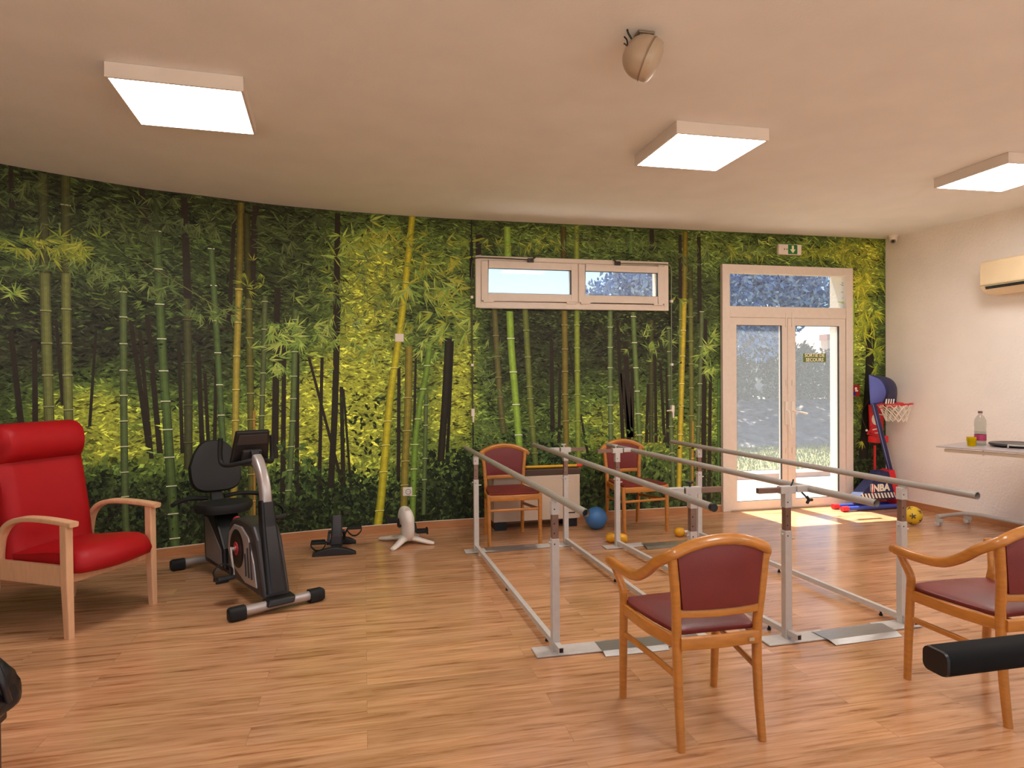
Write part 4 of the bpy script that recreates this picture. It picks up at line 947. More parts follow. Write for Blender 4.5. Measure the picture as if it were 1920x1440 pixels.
for k, y in ((0.93, 0.035), (1.0, 0.02), (1.0, -0.005), (0.95, -0.025), (0.75, -0.03), (0.4, -0.027), (0.05, -0.026)): rings.append([T @ Vector((x * k, y, z * k)) for x, z in oo])
q.loft(rings, True, True); q.build('seat_back', mat('back_mesh', '#121011', 0.6, vary=0.1, bump=0.2, bscale=300), bk)
for sx in (-1, 1):
    q = MB(); q.tube(smooth_path([(sx * 0.06, 1.17, 0.545), (sx * 0.18, 1.17, 0.555), (sx * 0.28, 1.12, 0.548), (sx * 0.325, 1.06, 0.54)], 5), 0.016, 10); q.build('side_handle', M_rubber, bk)

# ------------------------------------------------------------------ black pedal trainer
pt = root('pedal_trainer', (-0.235, 5.64, 0), 'small black pedal trainer on the floor between the exercise bike and the white one', 'pedal trainer')
q = MB()
for y0_, x0_, x1_ in ((5.47, -0.42, -0.075), (5.83, -0.33, -0.08)):
    nn_ = 8; prof = [(x0_ + (x1_ - x0_) * i / nn_, 0.018 + 0.045 * math.sin(math.pi * min(1, max(0, i / nn_))) ** 0.8) for i in range(nn_ + 1)]
    qq = MB(); qq.prism([(x0_, y0_ - 0.028, 0.001)] + [(x, y0_ - 0.028, z) for x, z in prof] + [(x1_, y0_ - 0.028, 0.001)], (0, 0.056, 0)); W(qq, 'foot', mat('trainer_grey', '#221e1e', 0.45), pt, bevel=0.006)
q = MB(); q.rod((-0.245, 5.47, 0.05), (-0.205, 5.83, 0.05), 0.07, 0.03); W(q, 'beam', M_black, pt, bevel=0.005)
q = MB(); q.sweep([(-0.24, 5.60, 0.05), (-0.235, 5.60, 0.12), (-0.23, 5.615, 0.20), (-0.232, 5.64, 0.285)], rrect(0.09, 0.075, 0.014), (0, -1, 0), True, True, [1, 1, 0.95, 0.85]); W(q, 'column', M_dgrey, pt)
q = MB(); q.rod((-0.24, 5.565, 0.055), (-0.235, 5.565, 0.13), 0.07, 0.006, (0, -1, 0)); W(q, 'front_plate', mat('trainer_plate', '#3a3433', 0.35), pt)
for sx, py_, pz in ((-1, 5.58, 0.085), (1, 5.62, 0.185)):
    hx = -0.235 + sx * 0.055
    q = MB(); q.rod((hx, 5.60, 0.165), (hx + sx * 0.012, py_, pz - 0.005 if sx < 0 else pz - 0.09), 0.012, 0.022, (1, 0, 0)); q.tube([(hx - sx * .03, 5.60, 0.16), (hx + sx * 0.01, 5.60, 0.16)], 0.014, 8); cr = W(q, 'crank', M_black, pt)
    T = Matrix.Translation((-0.235 + sx * 0.145, py_, pz)) ; q = MB(); q.box((0, 0, 0), (0.11, 0.09, 0.022), T); q.tube([T @ Vector((-sx * 0.05, 0, 0)), Vector((hx, py_, pz - 0.005 if sx < 0 else pz - 0.08))], 0.008, 8); pd = W(q, 'pedal', M_black, cr, bevel=0.005)
    q = MB(); q.sweep([T @ Vector(p) for p in smooth_path([(-0.052, 0, 0.01), (-0.055, 0, -0.03), (-0.02, 0, -0.068), (0.02, 0, -0.068), (0.055, 0, -0.03), (0.052, 0, 0.012)], 4)], [(-0.004, -0.012), (0.004, -0.012), (0.004, 0.012), (-0.004, 0.012)], (0, 1, 0)); W(q, 'pedal_strap', M_rubber, pd)

# ------------------------------------------------------------------ white pedal trainer
pw = root('mini_bike', (0.34, 5.70, 0), 'white pedal trainer with splayed legs on the floor below the wall socket', 'pedal trainer')
M_wp = mat('white_plastic', '#e6dcd2', 0.35, vary=0.03)
ctr = Vector((0.345, 5.70, 0.055))
for tip in ((0.118, 5.885), (0.215, 5.475), (0.575, 5.60), (0.46, 5.93)):
    e = Vector((tip[0], tip[1], 0.012)); d = (e - ctr); sdv = Vector((-d.y, d.x, 0)).normalized(); q = MB(); rings = []
    for k, wd, zz, th in ((0.0, 0.05, 0.06, 0.03), (0.35, 0.036, 0.045, 0.022), (0.75, 0.028, 0.022, 0.018), (0.96, 0.026, 0.014, 0.014), (1.0, 0.015, 0.012, 0.010)):
        p = Vector((ctr.x + d.x * k, ctr.y + d.y * k, zz)); rings.append([p + sdv * (wd * math.cos(a)) + Vector((0, 0, th * math.sin(a))) for a in [2 * math.pi * i / 12 for i in range(12)]])
    q.loft(rings, True, True); W(q, 'foot', M_wp, pw)
T = Matrix.Translation((0.345, 5.69, 0.175)) @ Matrix.Rotation(R(18), 4, 'Z') @ Matrix.Rotation(R(-5), 4, 'Y')
q = MB(); rings = []
for i in range(17):
    a = math.pi * i / 16; z = -0.15 * math.cos(a); hh = math.sin(a) ** 0.62
    wx = (0.052 if z < 0.05 else 0.058 - 0.1 * (z - 0.05) * 0.4) * hh; wy_ = 0.125 * math.sin(a) ** 0.7 * (1 - 0.08 * (z < 0))
    rings.append([T @ Vector((wx * math.copysign(abs(math.cos(b)) ** 0.8, math.cos(b)), wy_ * math.copysign(abs(math.sin(b)) ** 0.9, math.sin(b)), z)) for b in [2 * math.pi * j / 20 for j in range(20)]])
q.loft(rings, True, True); W(q, 'casing', M_wp, pw)
q = MB(); q.lathe([(0, 0.012), (0.018, 0.010), (0.026, 0.0), (0.026, -0.01)], 16, T @ Matrix.Translation((0, -0.06, 0.128)) @ Matrix.Rotation(R(25), 4, 'X')); W(q, 'dial', mat('dial_grey', '#c9beb4', 0.3), pw)
for sx, dz in ((-1, 0.06), (1, -0.09)):
    q = MB(); q.tube([T @ Vector((sx * 0.04, 0.0, -0.01)), T @ Vector((sx * 0.075, 0.0, -0.01))], 0.012, 8); q.rod(T @ Vector((sx * 0.072, 0, -0.01)), T @ Vector((sx * 0.078, -0.01, dz)), 0.012, 0.024, (1, 0, 0)); cr = W(q, 'crank', M_black, pw)
    q = MB(); c_ = T @ Vector((sx * 0.13, -0.01, dz)); q.box(c_, (0.10, 0.075, 0.03)); q.box(c_ + Vector((sx * 0.045, 0, 0)), (0.015, 0.085, 0.05)); W(q, 'pedal', M_rubber, cr, bevel=0.006)

# ------------------------------------------------------------------ parallel bars
def bar_set(name, label, far, near, L1, L2, adj, plates, ramps, fixed_first):
    """far/near: post spots [(x,y) of first post, second post]; L1,L2: handrail end pairs; adj: index of post pair with sliding cross arms"""
    zb_ = 0.81
    cx = sum(p[0] for p in far + near) / 4; cy = sum(p[1] for p in far + near) / 4
    t = root('parallel_bars', (cx, cy, 0), label, 'parallel bars', group='pairs of walking rails')
    for k, L_ in enumerate((L1, L2)):
        a = Vector((*L_[0], zb_)); b = Vector((*L_[1], zb_)); d = (b - a).normalized()
        q = MB(); sec = [(0.0185, 0)] 
        q.tube([a, b], 0.0185, 16, cap=False); q.tube([a + d * 0.001, b - d * 0.001], 0.0155, 16, cap=False); hr = W(q, 'handrail', M_tube, t)
        q = MB(); q.tube([a + d * 0.012, a + d * 0.016], 0.016, 14); W(q, 'end_plug', M_black, hr)
        q = MB()
        if k == 1 and fixed_first: q.tube([b - d * 0.018, b + d * 0.004], 0.0192, 16)
        else: q.tube([b - d * 0.03, b - d * 0.026], 0.016, 14)
        W(q, 'end_plug', M_black, hr)
    def on_line(L_, y): (x0, y0), (x1, y1) = L_; return x0 + (x1 - x0) * (y - y0) / (y1 - y0)
    for k in range(2):
        L_ = (L1, L2)[k]
        for (x, y), isnear in ((far[k], False), (near[k], True)):
            q = MB(); q.bb(x - 0.02, x + 0.02, y - 0.02, y + 0.02, 0.010, 0.592); po = W(q, 'post', M_grey, t, bevel=0.003)
            q = MB(); q.bb(x - 0.0165, x + 0.0165, y - 0.0165, y + 0.0165, 0.59, 0.73); W(q, 'inner_tube', M_brown, po)
            q = MB(); q.tube([(x - 0.006, y - 0.0205, 0.565), (x - 0.006, y - 0.0215, 0.565)], 0.004, 8)
            for zz in (0.62, 0.67): q.tube([(x - 0.006, y - 0.017, zz), (x - 0.006, y - 0.0175, zz)], 0.004, 8)
            q.tube([(x - 0.006, y - 0.0205, 0.745), (x - 0.006, y - 0.0215, 0.745)], 0.004, 8); W(q, 'bolt_hole', M_black, po)
            q = MB(); q.tube([(x + 0.02, y, 0.545), (x + 0.045, y, 0.545)], 0.005, 8); q.tube([(x - 0.032, y, 0.57), (x - 0.02, y, 0.57)], 0.006, 8); W(q, 'pin', M_grey, po)
            q = MB()
            if k != adj:
                bx = on_line(L_, y); q.bb(x - 0.021, x + 0.021, y - 0.021, y + 0.021, 0.715, 0.785); q.tube([(bx, y - 0.025, 0.79), (bx, y + 0.025, 0.79)], 0.012, 8); W(q, 'rail_saddle', M_grey, po, bevel=0.003)
            else:
                bx = on_line(L_, y); sg = 1 if bx > x else -1
                q.bb(x - 0.021, x + 0.021, y - 0.021, y + 0.021, 0.715, 0.795); q.bb(x - 0.045, x + 0.045, y - 0.021, y + 0.021, 0.79, 0.83); W(q, 'tee_sleeve', M_grey, po, bevel=0.003)
                q = MB(); q.bb(x + sg * 0.045, x - sg * 0.175, y - 0.014, y + 0.014, 0.796, 0.824); W(q, 'sliding_arm', M_brown, po, bevel=0.002)
                q = MB(); q.bb(x + sg * 0.055, bx - sg * 0.006, y - 0.018, y + 0.018, 0.795, 0.829); W(q, 'rail_clamp', M_grey, po, bevel=0.003)
                kx = x + sg * 0.02 if isnear and not fixed_first else x - 0.01
                kb = MB()
                if isnear and not fixed_first:
                    kx = x + sg * 0.085; kb.tube([(kx, y - 0.01, 0.795), (kx + 0.02, y - 0.03, 0.765)], 0.005, 8); c_ = Vector((kx + 0.026, y - 0.035, 0.755))
                    for a in range(3):
                        an = 2 * math.pi * a / 3; kb.tube([c_, c_ + Vector((0.022 * math.cos(an), 0, 0.022 * math.sin(an)))], 0.008, 8)
                    k2 = MB(); k2.tube([(x + 0.02, y - 0.01, 0.83), (x + 0.03, y - 0.012, 0.85), (x + 0.036, y - 0.01, 0.865)], 0.004, 6); W(k2, 'wire_loop', M_black, po)
                else:
                    kb.tube([(x - 0.012, y, 0.83), (x - 0.012, y, 0.845)], 0.006, 8); c_ = Vector((x - 0.016, y, 0.853))
                    for a in range(3):
                        an = 2 * math.pi * a / 3; kb.tube([c_, c_ + Vector((0.02 * math.cos(an), 0.02 * math.sin(an), 0))], 0.007, 8)
                W(kb, 'clamp_knob', M_black if isnear else M_grey, po)
        a = Vector((*far[k], 0.045)); b = Vector((*near[k], 0.045)); d = (b - a).normalized(); sx = 0.0
        q = MB(); q.rod(a + d * 0.021, b - d * 0.021, 0.028, 0.03); q.rod(b + d * 0.021, b + d * 0.095, 0.028, 0.03); fr = W(q, 'floor_rail', M_grey, t)
        q = MB(); q.rod(b + d * 0.094, b + d * 0.0955, 0.02, 0.022); W(q, 'open_end', M_black, fr)
        for u in (0.06, 0.5, 0.93):
            p = a + (b - a) * u; q = MB(); q.tube([(p.x, p.y, 0.031), (p.x, p.y, 0.012)], 0.006, 8); q.tube([(p.x, p.y, 0.012), (p.x, p.y, 0.001)], 0.010, 8); W(q, 'levelling_foot', M_rubber if u > .4 else M_grey, fr)
    for (x0, x1, y0, y1, sk) in plates:
        q = MB(); q.prism([(x0, y0, 0.002), (x1, y0 + sk * (x1 - x0), 0.002), (x1, y1 + sk * (x1 - x0), 0.002), (x0, y1, 0.002)], (0, 0, 0.009)); W(q, 'base_plate', M_grey, t, bevel=0.003)
    for pts in ramps:
        a, b, c, d = [Vector((*p, 0)) for p in pts]      # near-left, near-right, far-right, far-left
        def up(p, z): return Vector((p.x, p.y, z))
        f1 = a + (d - a) * 0.22; f2 = b + (c - b) * 0.22; g1 = a + (d - a) * 0.80; g2 = b + (c - b) * 0.80
        q = MB(); q.loft([[up(a, 0.003), up(b, 0.003)], [up(f1, 0.015), up(f2, 0.015)], [up(g1, 0.015), up(g2, 0.015)], [up(d, 0.003), up(c, 0.003)]], False, False, closed=False)
        W(q, 'ramp_plate', M_steel, t, solid=0.002)
    return t
lx = lambda p, q_, y: (p[0] + (q_[0] - p[0]) * (y - p[1]) / (q_[1] - p[1]))
A1 = ((0.869, 5.71), (0.969, 2.793)); A2 = ((1.51, 5.806), (1.584, 2.762)); B1 = ((2.15, 5.594), (2.382, 2.66)); B2 = ((2.833, 5.699), (3.013, 2.698))
bar_set('a', 'pair of grey parallel walking rails on the left, nearer the exercise bike', [(0.886, 5.29), (1.664, 5.325)], [(0.954, 3.248), (1.715, 3.215)], A1, A2, 1,
        [(0.868 - 0.028, 1.25, 3.19, 3.31, -0.012), (1.48, 1.82, 3.165, 3.285, 0.0), (0.79, 1.03, 5.235, 5.345, 0.02), (1.39, 1.74, 5.255, 5.365, 0.02)],
        [((1.184, 3.125), (1.537, 3.125), (1.56, 3.312), (1.187, 3.322)), ((0.962, 5.225), (1.395, 5.24), (1.40, 5.39), (0.965, 5.375))], True)
bar_set('b', 'pair of grey parallel walking rails on the right, nearer the glass door', [(2.056, 5.136), (2.857, 5.231)], [(2.213, 3.108), (2.978, 3.139)], B1, B2, 0,
        [(2.063, 2.46, 3.04, 3.155, 0.02), (2.80, 3.06, 3.07, 3.185, 0.02), (1.935, 2.30, 5.08, 5.185, 0.05), (2.79, 2.98, 5.175, 5.285, 0.05)],
        [((2.408, 2.972), (2.838, 2.988), (2.86, 3.19), (2.385, 3.165)), ((2.265, 5.0), (2.76, 5.03), (2.78, 5.20), (2.28, 5.18))], False)

# ------------------------------------------------------------------ heater, stick, balls, dumbbells
ht = root('storage_heater', (1.575, 6.03, 0), 'beige storage heater with a dark top band standing against the forest wallpaper', 'heater')
q = MB(); q.bb(1.155, 1.995, 5.925, 6.19, 0.085, 0.505); W(q, 'casing', mat('heater_beige', '#c8b49e', 0.45, vary=0.04), ht, bevel=0.006)
q = MB(); q.bb(1.15, 2.0, 5.92, 6.195, 0.505, 0.562); W(q, 'top_band', mat('heater_brown', '#4a3526', 0.45), ht, bevel=0.006)
for x in (1.23, 1.92):
    q = MB(); q.bb(x - 0.055, x + 0.055, 5.96, 6.16, 0.002, 0.085); W(q, 'foot', M_black, ht)
q = MB(); q.bb(1.88, 1.945, 5.9235, 5.926, 0.135, 0.148); W(q, 'name_plate', M_dgrey, ht)
a = Vector((1.30, 6.0, 0.579)); b = Vector((1.985, 5.98, 0.579))
st = root('exercise_stick', ((a + b) / 2), 'yellow stick with a red end lying on top of the beige heater', 'stick')
q = MB(); q.tube([a, b], 0.0135, 12); W(q, 'rod', mat('stick_yellow', '#e0a520', 0.4), st)
q = MB(); q.tube([b - (b - a).normalized() * 0.005, b + (b - a).normalized() * 0.05], 0.0155, 12); W(q, 'end_cap', mat('stick_red', '#d0301c', 0.4), st)
q = MB(); q.ball((0, 0, 0), 0.104, 32); o = q.build('exercise_ball', mat('ball_blue', '#3a6fa8', 0.42, vary=0.06, bump=0.05, bscale=120)); o.location = (2.11, 5.80, 0.105); tag(o, 'blue ball on the floor between the heater and the armless chair', 'ball')
M_db = mat('dumbbell_yellow', '#e0a016', 0.4)
def dumbbell(name, a, b, label):
    a = Vector(a); b = Vector(b); d = (b - a).normalized(); t = root(name, ((a + b) / 2).to_tuple(), label, 'dumbbell', group='yellow dumbbells')
    q = MB(); q.tube([a, b], 0.013, 10); W(q, 'grip', mat('dumbbell_grip', '#e8e2d6' if 'second' not in label else '#e0a016', 0.45), t)
    for p in (a, b):
        T = Matrix.Translation(p) @ d.to_track_quat('Z', 'Y').to_matrix().to_4x4(); q = MB(); r_ = 0.043
        q.lathe([(0, -0.043), (0.022, -0.041), (0.036, -0.026), (0.042, -0.008), (0.042, 0.008), (0.036, 0.026), (0.022, 0.041), (0, 0.043)], 12, T); W(q, 'weight', M_db, t)
p = on_z(1145, 1008, 0.044); dumbbell('dumbbell', p, p + Vector((0.088, -0.045, 0)), 'yellow dumbbell with white grip on the floor behind the nearest-left post of the right-hand rails')
p = on_z(1274, 997, 0.044); dumbbell('dumbbell', p, p + Vector((0.12, -0.02, 0)), 'all yellow dumbbell on the floor under the right-hand rails, closer to the door')
# yellow football
fb = root('toy_football', (5.10, 5.31, 0), 'yellow toy football with dark pentagons on the floor behind the right rail post', 'ball')
p = on_z(1711, 967, 0.085); fb.location = (p.x, p.y, 0)
q = MB(); q.ball((p.x, p.y, 0.088), 0.086, 28); W(q, 'shell', mat('football_yellow', '#d9b425', 0.4, vary=0.05), fb)
tc_ = Vector((-p.x, -p.y, CAM_H - 0.09)).normalized()
def penta(dirv, r_=0.031):
    dirv = Vector(dirv).normalized(); u = dirv.cross(Vector((0.3, 0.2, 1))).normalized(); v = dirv.cross(u); c_ = Vector((p.x, p.y, 0.088)); q = MB()
    ring = [c_ + (dirv * 0.0865 + (u * math.cos(2 * math.pi * i / 5) + v * math.sin(2 * math.pi * i / 5)) * r_).normalized() * 0.0868 for i in range(5)]
    q.add([c_ + dirv * 0.0878] + ring, [(0, 1 + i, 1 + (i + 1) % 5) for i in range(5)]); return q
phi = (1 + 5 ** 0.5) / 2
ico = [Vector(v).normalized() for v in ((0, 1, phi), (0, -1, phi), (0, 1, -phi), (0, -1, -phi), (1, phi, 0), (-1, phi, 0), (1, -phi, 0), (-1, -phi, 0), (phi, 0, 1), (-phi, 0, 1), (phi, 0, -1), (-phi, 0, -1))]
qd = ico[6].rotation_difference((tc_ + Vector((0.05, 0, -0.1))).normalized())
for v in ico: W(penta(qd @ v), 'pentagon', mat('football_patch', '#5a4a1c', 0.5) if v is ico[0] else bpy.data.materials['football_patch'], fb)
# ------------------------------------------------------------------ toy basketball hoop
M_navy = mat('toy_navy', '#1e2450', 0.5, vary=0.05); M_lblue = mat('toy_blue_cloth', '#5a66b4', 0.6, vary=0.08); M_tred = mat('toy_red', '#d0212a', 0.45); M_net = mat('net_cord', '#f0e8d8', 0.7)
Yh = 5.965
hp = root('basketball_hoop', (5.4, Yh, 0), 'navy toy basketball hoop with white net in the corner right of the door', 'basketball hoop')
yn = Yh - 0.07
def hy(px, py, y): return on_y(px, py, y)
# base wedge: a cloth-covered triangle with stripes and lettering
tri = [hy(1608, 936, yn), hy(1653, 884, yn), hy(1672, 884, yn), hy(1683, 936, yn)]
q = MB(); q.prism([(v.x, yn, v.z) for v in tri], (0, 0.14, 0)); W(q, 'base_cover', M_navy, hp, bevel=0.004)
q = MB()
a = hy(1616, 926, yn - .004); b = hy(1682, 926, yn - .004); z1 = a.z; z0 = a.z - 0.055
for i in range(11):
    x = a.x + (b.x - a.x) * (i + 0.15) / 11 - 0.012; q.prism([(x, yn - 0.0045, z1), (x + 0.021, yn - 0.0045, z1), (x + 0.045, yn - 0.0045, z0), (x + 0.024, yn - 0.0045, z0)], (0, 0.003, 0))
W(q, 'stripes', M_net, hp)
c_ = hy(1652.5, 915, yn - 0.004); q = MB(); text_mb(q, 'NBA', 0.102, c_ + Vector((0.0, 0, 0.0)), (1, 0, 0.03), ZD, ext=0.002, bold=0.004); W(q, 'lettering', M_net, hp)
c_ = hy(1635.5, 915.5, yn - 0.004); q = MB(); sec = rrect(0.044, 0.092, 0.018, 4); q.prism([(c_.x + x, yn - 0.004, c_.z + z) for x, z in sec], (0, 0.003, 0)); bd = W(q, 'badge', M_net, hp)
q = MB(); q.prism([(c_.x + x, yn - 0.006, c_.z + z) for x, z in [(0.002, -0.05), (0.02, -0.05), (0.02, 0.035), (0.008, 0.045), (0.012, 0.0)]], (0, 0.002, 0)); W(q, 'badge_red', M_tred, bd)
q = MB(); q.prism([(c_.x + x, yn - 0.006, c_.z + z) for x, z in [(-0.02, -0.045), (-0.008, -0.05), (-0.012, 0.0), (-0.006, 0.045), (-0.02, 0.035)]], (0, 0.002, 0)); W(q, 'badge_blue', M_navy, bd)
# floor tubes and red corner pieces
q = MB()
for dy in (0.0, 0.14): q.tube([(hy(1588, 944, yn).x, yn + dy, 0.03), (tri[3].x + 0.03, yn + dy, 0.03)], 0.024, 12)
q.tube([(tri[3].x + 0.02, yn, 0.03), (tri[3].x + 0.02, yn + 0.14, 0.03)], 0.024, 12)
W(q, 'base_tube', mat('toy_blue_tube', '#3a4aa0', 0.35), hp)
for dy in (0.0, 0.14):
    q = MB(); x = hy(1588, 944, yn).x; q.tube([(x - 0.06, yn + dy, 0.03), (x + 0.01, yn + dy, 0.03)], 0.028, 12); W(q, 'tube_end', M_tred, hp)
q = MB(); q.prism([(v.x, yn - 0.006, v.z) for v in (hy(1666, 884, yn), hy(1677, 881, yn), hy(1688, 932, yn), hy(1694, 955, yn), hy(1684, 950, yn), hy(1678, 930, yn))], (0, 0.15, 0)); W(q, 'corner_piece', M_tred, hp, bevel=0.005)
p0 = hy(1670, 885, Yh); p1 = hy(1638, 757, Yh)
q = MB(); q.tube([p0, p1], 0.026, 12); W(q, 'pole', M_navy, hp)
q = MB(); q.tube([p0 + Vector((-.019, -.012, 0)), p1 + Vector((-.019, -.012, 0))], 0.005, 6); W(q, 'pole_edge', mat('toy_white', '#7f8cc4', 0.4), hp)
# hood: two cloth faces between a spine and two bowed edges
N = 12
def bez(pts, y0_, bulge):
    P = smooth_path([(v[0], v[1], 0) for v in pts], 6); n = len(P); return [on_y(p.x, p.y, y0_ + bulge * math.sin(math.pi * i / (n - 1))) for i, p in enumerate(P)]
spine = bez([(1629.5, 703), (1630, 722), (1631, 742), (1632.5, 759)], Yh + 0.02, 0.0)
edge1 = bez([(1630.5, 703), (1652, 714), (1661, 735), (1655, 756)], Yh + 0.01, -0.10)
edge2 = bez([(1632, 703), (1665, 711), (1681, 728), (1680, 755)], Yh + 0.03, 0.10)
def ruled(a, b, k=6, puff=Vector((0, 0, 0))): return [[a[i] + (b[i] - a[i]) * (j / k) + puff * math.sin(math.pi * j / k) * math.sin(math.pi * i / (len(a) - 1)) for j in range(k + 1)] for i in range(len(a))]
q = MB(); q.loft(ruled(spine, edge1), False, True, closed=False); W(q, 'hood_side', M_lblue, hp, solid=0.006)
q = MB(); q.loft(ruled(edge1, edge2, 6, Vector((0.03, -0.03, 0.02))), False, True, closed=False); W(q, 'backboard', M_navy, hp, solid=0.006)
q = MB(); q.loft(ruled(edge2, spine), False, True, closed=False); W(q, 'hood_rear', M_navy, hp, solid=0.006)
q = MB()
for i in range(4):
    a = hy(1661 + i * 4.6, 757, Yh - 0.075); b = hy(1662.5 + i * 4.6, 748, Yh - 0.075); q.rod(a, b, 0.013, 0.004, (0, -1, 0))
W(q, 'hood_stripes', M_net, hp)
# rim and net
rc = (hy(1652, 757, Yh) + hy(1703, 757, Yh)) / 2; rr = (hy(1703, 757, Yh).x - hy(1652, 757, Yh).x) / 2
ringp = [rc + Vector((rr * math.cos(a), 0.16 * math.sin(a), 0)) for a in [2 * math.pi * i / 28 for i in range(28)]]
q = MB(); q.tube(ringp, 0.008, 8, False, None, True); q.tube([rc + Vector((-rr, 0, 0)), hy(1636, 762, Yh)], 0.011, 8); q.tube([rc + Vector((rr * .4, -.15, 0)), hy(1650, 766, Yh)], 0.006, 6); q.tube([rc + Vector((rr, 0, 0)), rc + Vector((rr * .72, -0.04, -0.05))], 0.006, 6); W(q, 'rim', M_tred, hp)
q = MB(); nz_ = 12
def netp(i, j): # i around, j down
    f = j / 4; r_ = 1 - 0.42 * f ** 0.8; a = 2 * math.pi * (i + 0.5 * j) / nz_; return rc + Vector((rr * r_ * math.cos(a) + 0.02 * f, 0.16 * r_ * math.sin(a), -0.19 * f))
for i in range(nz_):
    q.tube([netp(i, j) for j in range(5)], 0.0045, 5); q.tube([netp(i - j, j) for j in range(5)], 0.0045, 5)
W(q, 'net', M_net, hp)

# second, red toy hoop behind
Y2 = 6.17
rh = root('red_toy_hoop', (hy(1640, 900, Y2).x, Y2, 0), 'red toy hoop on a thin red pole standing behind the navy hoop', 'basketball hoop')
q = MB(); a = hy(1640, 835, Y2); q.tube([(a.x, Y2, 0.02), (a.x, Y2, a.z)], 0.014, 10); W(q, 'pole', M_tred, rh)
q = MB(); q.bb(a.x - 0.10, a.x + 0.16, Y2 - 0.06, Y2 + 0.05, 0.004, 0.03); W(q, 'base', M_tred, rh, bevel=0.008)
tl, tr, br, bl = hy(1629, 759, Y2), hy(1656, 759, Y2), hy(1655, 815, Y2), hy(1631, 815, Y2)
q = MB(); q.prism([(v.x, Y2 - 0.01, v.z) for v in (tl, tr, br, bl)], (0, 0.02, 0)); bdp = W(q, 'board', M_tred, rh, bevel=0.004)
q = MB(); c_ = hy(1641, 786, Y2); q.ball((c_.x, Y2 - 0.011, c_.z), 0.055, 18, sq=(1, 0.12, 1.15)); W(q, 'white_print', M_net, bdp)
q = MB(); q.rod(hy(1645, 776, Y2 - 0.015), hy(1655, 778, Y2 - 0.015), 0.004, 0.012); q.rod(hy(1636, 806, Y2 - 0.013), hy(1653, 802, Y2 - 0.013), 0.004, 0.01); q.rod(hy(1640, 812, Y2 - 0.013), hy(1654, 811, Y2 - 0.013), 0.004, 0.008); W(q, 'white_lines', M_net, bdp)
q = MB(); v0 = hy(1632, 817, Y2 - 0.05); v1 = hy(1656, 829, Y2 - 0.05); q.bb(v0.x, v1.x, Y2 - 0.13, Y2 - 0.01, v1.z, v0.z); W(q, 'ball_tray', M_tred, rh, bevel=0.01)
q = MB(); q.rod(hy(1626, 814, Y2 - .05), hy(1636, 798, Y2 - 0.03), 0.01, 0.01); q.rod(hy(1626, 814, Y2 - .05), hy(1654, 816, Y2 - 0.1), 0.01, 0.01); W(q, 'rim', M_tred, rh)
q = MB(); q.tube(smooth_path([hy(1630, 748, Y2 + .02), hy(1618, 768, Y2), hy(1617, 785, Y2), hy(1623, 800, Y2 - 0.02), hy(1625, 806, Y2 - 0.03)], 6), 0.003, 5); cdn = W(q, 'cord', M_dgrey, rh)
q = MB(); q.ball(hy(1625, 807, Y2 - 0.03), 0.013, 10); W(q, 'bead', M_net, cdn)

# ------------------------------------------------------------------ over-bed table
tf = Vector((0.365, -0.931, 0)); tw = Vector((0.931, 0.365, 0)); TL = Vector((4.889, 4.779, 0)); zt = 0.80
tb = root('overbed_table', (5.30, 4.55, 0), 'white over-bed table on castors against the right wall', 'table')
tp = lambda f, w, z: TL + tf * f + tw * w + Vector((0, 0, z))
q = MB(); q.prism([tp(0, 0, zt - 0.011), tp(0.95, 0, zt - 0.011), tp(0.95, 0.55, zt - 0.011), tp(0, 0.55, zt - 0.011)], (0, 0, 0.011)); W(q, 'table_top', mat('table_laminate', '#aea3a2', 0.3, vary=0.04), tb, bevel=0.003)
q = MB(); q.rod(tp(0.06, 0.03, zt - 0.034), tp(0.94, 0.03, zt - 0.034), 0.03, 0.026); q.rod(tp(0.06, 0.50, zt - 0.034), tp(0.94, 0.50, zt - 0.034), 0.03, 0.026); W(q, 'support_rail', mat('rail_cream', '#c4b49c', 0.4), tb, bevel=0.003)
q = MB(); q.rod(tp(0.34, 0.028, zt - 0.02), tp(0.36, 0.026, zt - 0.05), 0.02, 0.02); W(q, 'rail_clip', M_grey, tb)
q = MB(); q.tube(smooth_path([(5.235, 5.102, 0.095), (5.42, 5.125, 0.095), (5.58, 5.135, 0.095), (5.66, 5.06, 0.095), (5.69, 4.9, 0.095), (5.72, 4.6, 0.095), (5.745, 4.2, 0.095)], 6), 0.019, 12)
q.tube(smooth_path([(5.745, 4.2, 0.095), (5.60, 4.12, 0.095), (5.36, 4.10, 0.095)], 5), 0.019, 12); W(q, 'base_tube', M_grey, tb)
q = MB(); q.tube([(5.73, 4.36, 0.095), (5.73, 4.36, 0.40)], 0.03, 12); q.tube([(5.73, 4.36, 0.40), (5.73, 4.36, zt - 0.05)], 0.024, 12); q.rod((5.74, 4.36, zt - 0.045), tp(0.70, 0.45, zt - 0.045), 0.06, 0.03); W(q, 'column', M_grey, tb)
for x, y in ((5.268, 5.108), (5.62, 5.13), (5.74, 4.22), (5.38, 4.10)):
    q = MB(); q.tube([(x, y, 0.082), (x, y, 0.066)], 0.008, 8); q.bb(x - 0.024, x + 0.024, y - 0.02, y + 0.028, 0.038, 0.07); cs = W(q, 'castor', M_grey, tb, bevel=0.006)
    for dx in (-0.016, 0.016):
        q = MB(); T = Matrix.Translation((x + dx, y + 0.012, 0.026)) @ Matrix.Rotation(R(90), 4, 'Y'); q.lathe([(0, -0.006), (0.022, -0.006), (0.0255, -0.003), (0.0255, 0.003), (0.022, 0.006), (0, 0.006)], 16, T); W(q, 'wheel', mat('castor_wheel', '#d8d2cc', 0.4) if 'castor_wheel' not in bpy.data.materials else bpy.data.materials['castor_wheel'], cs)
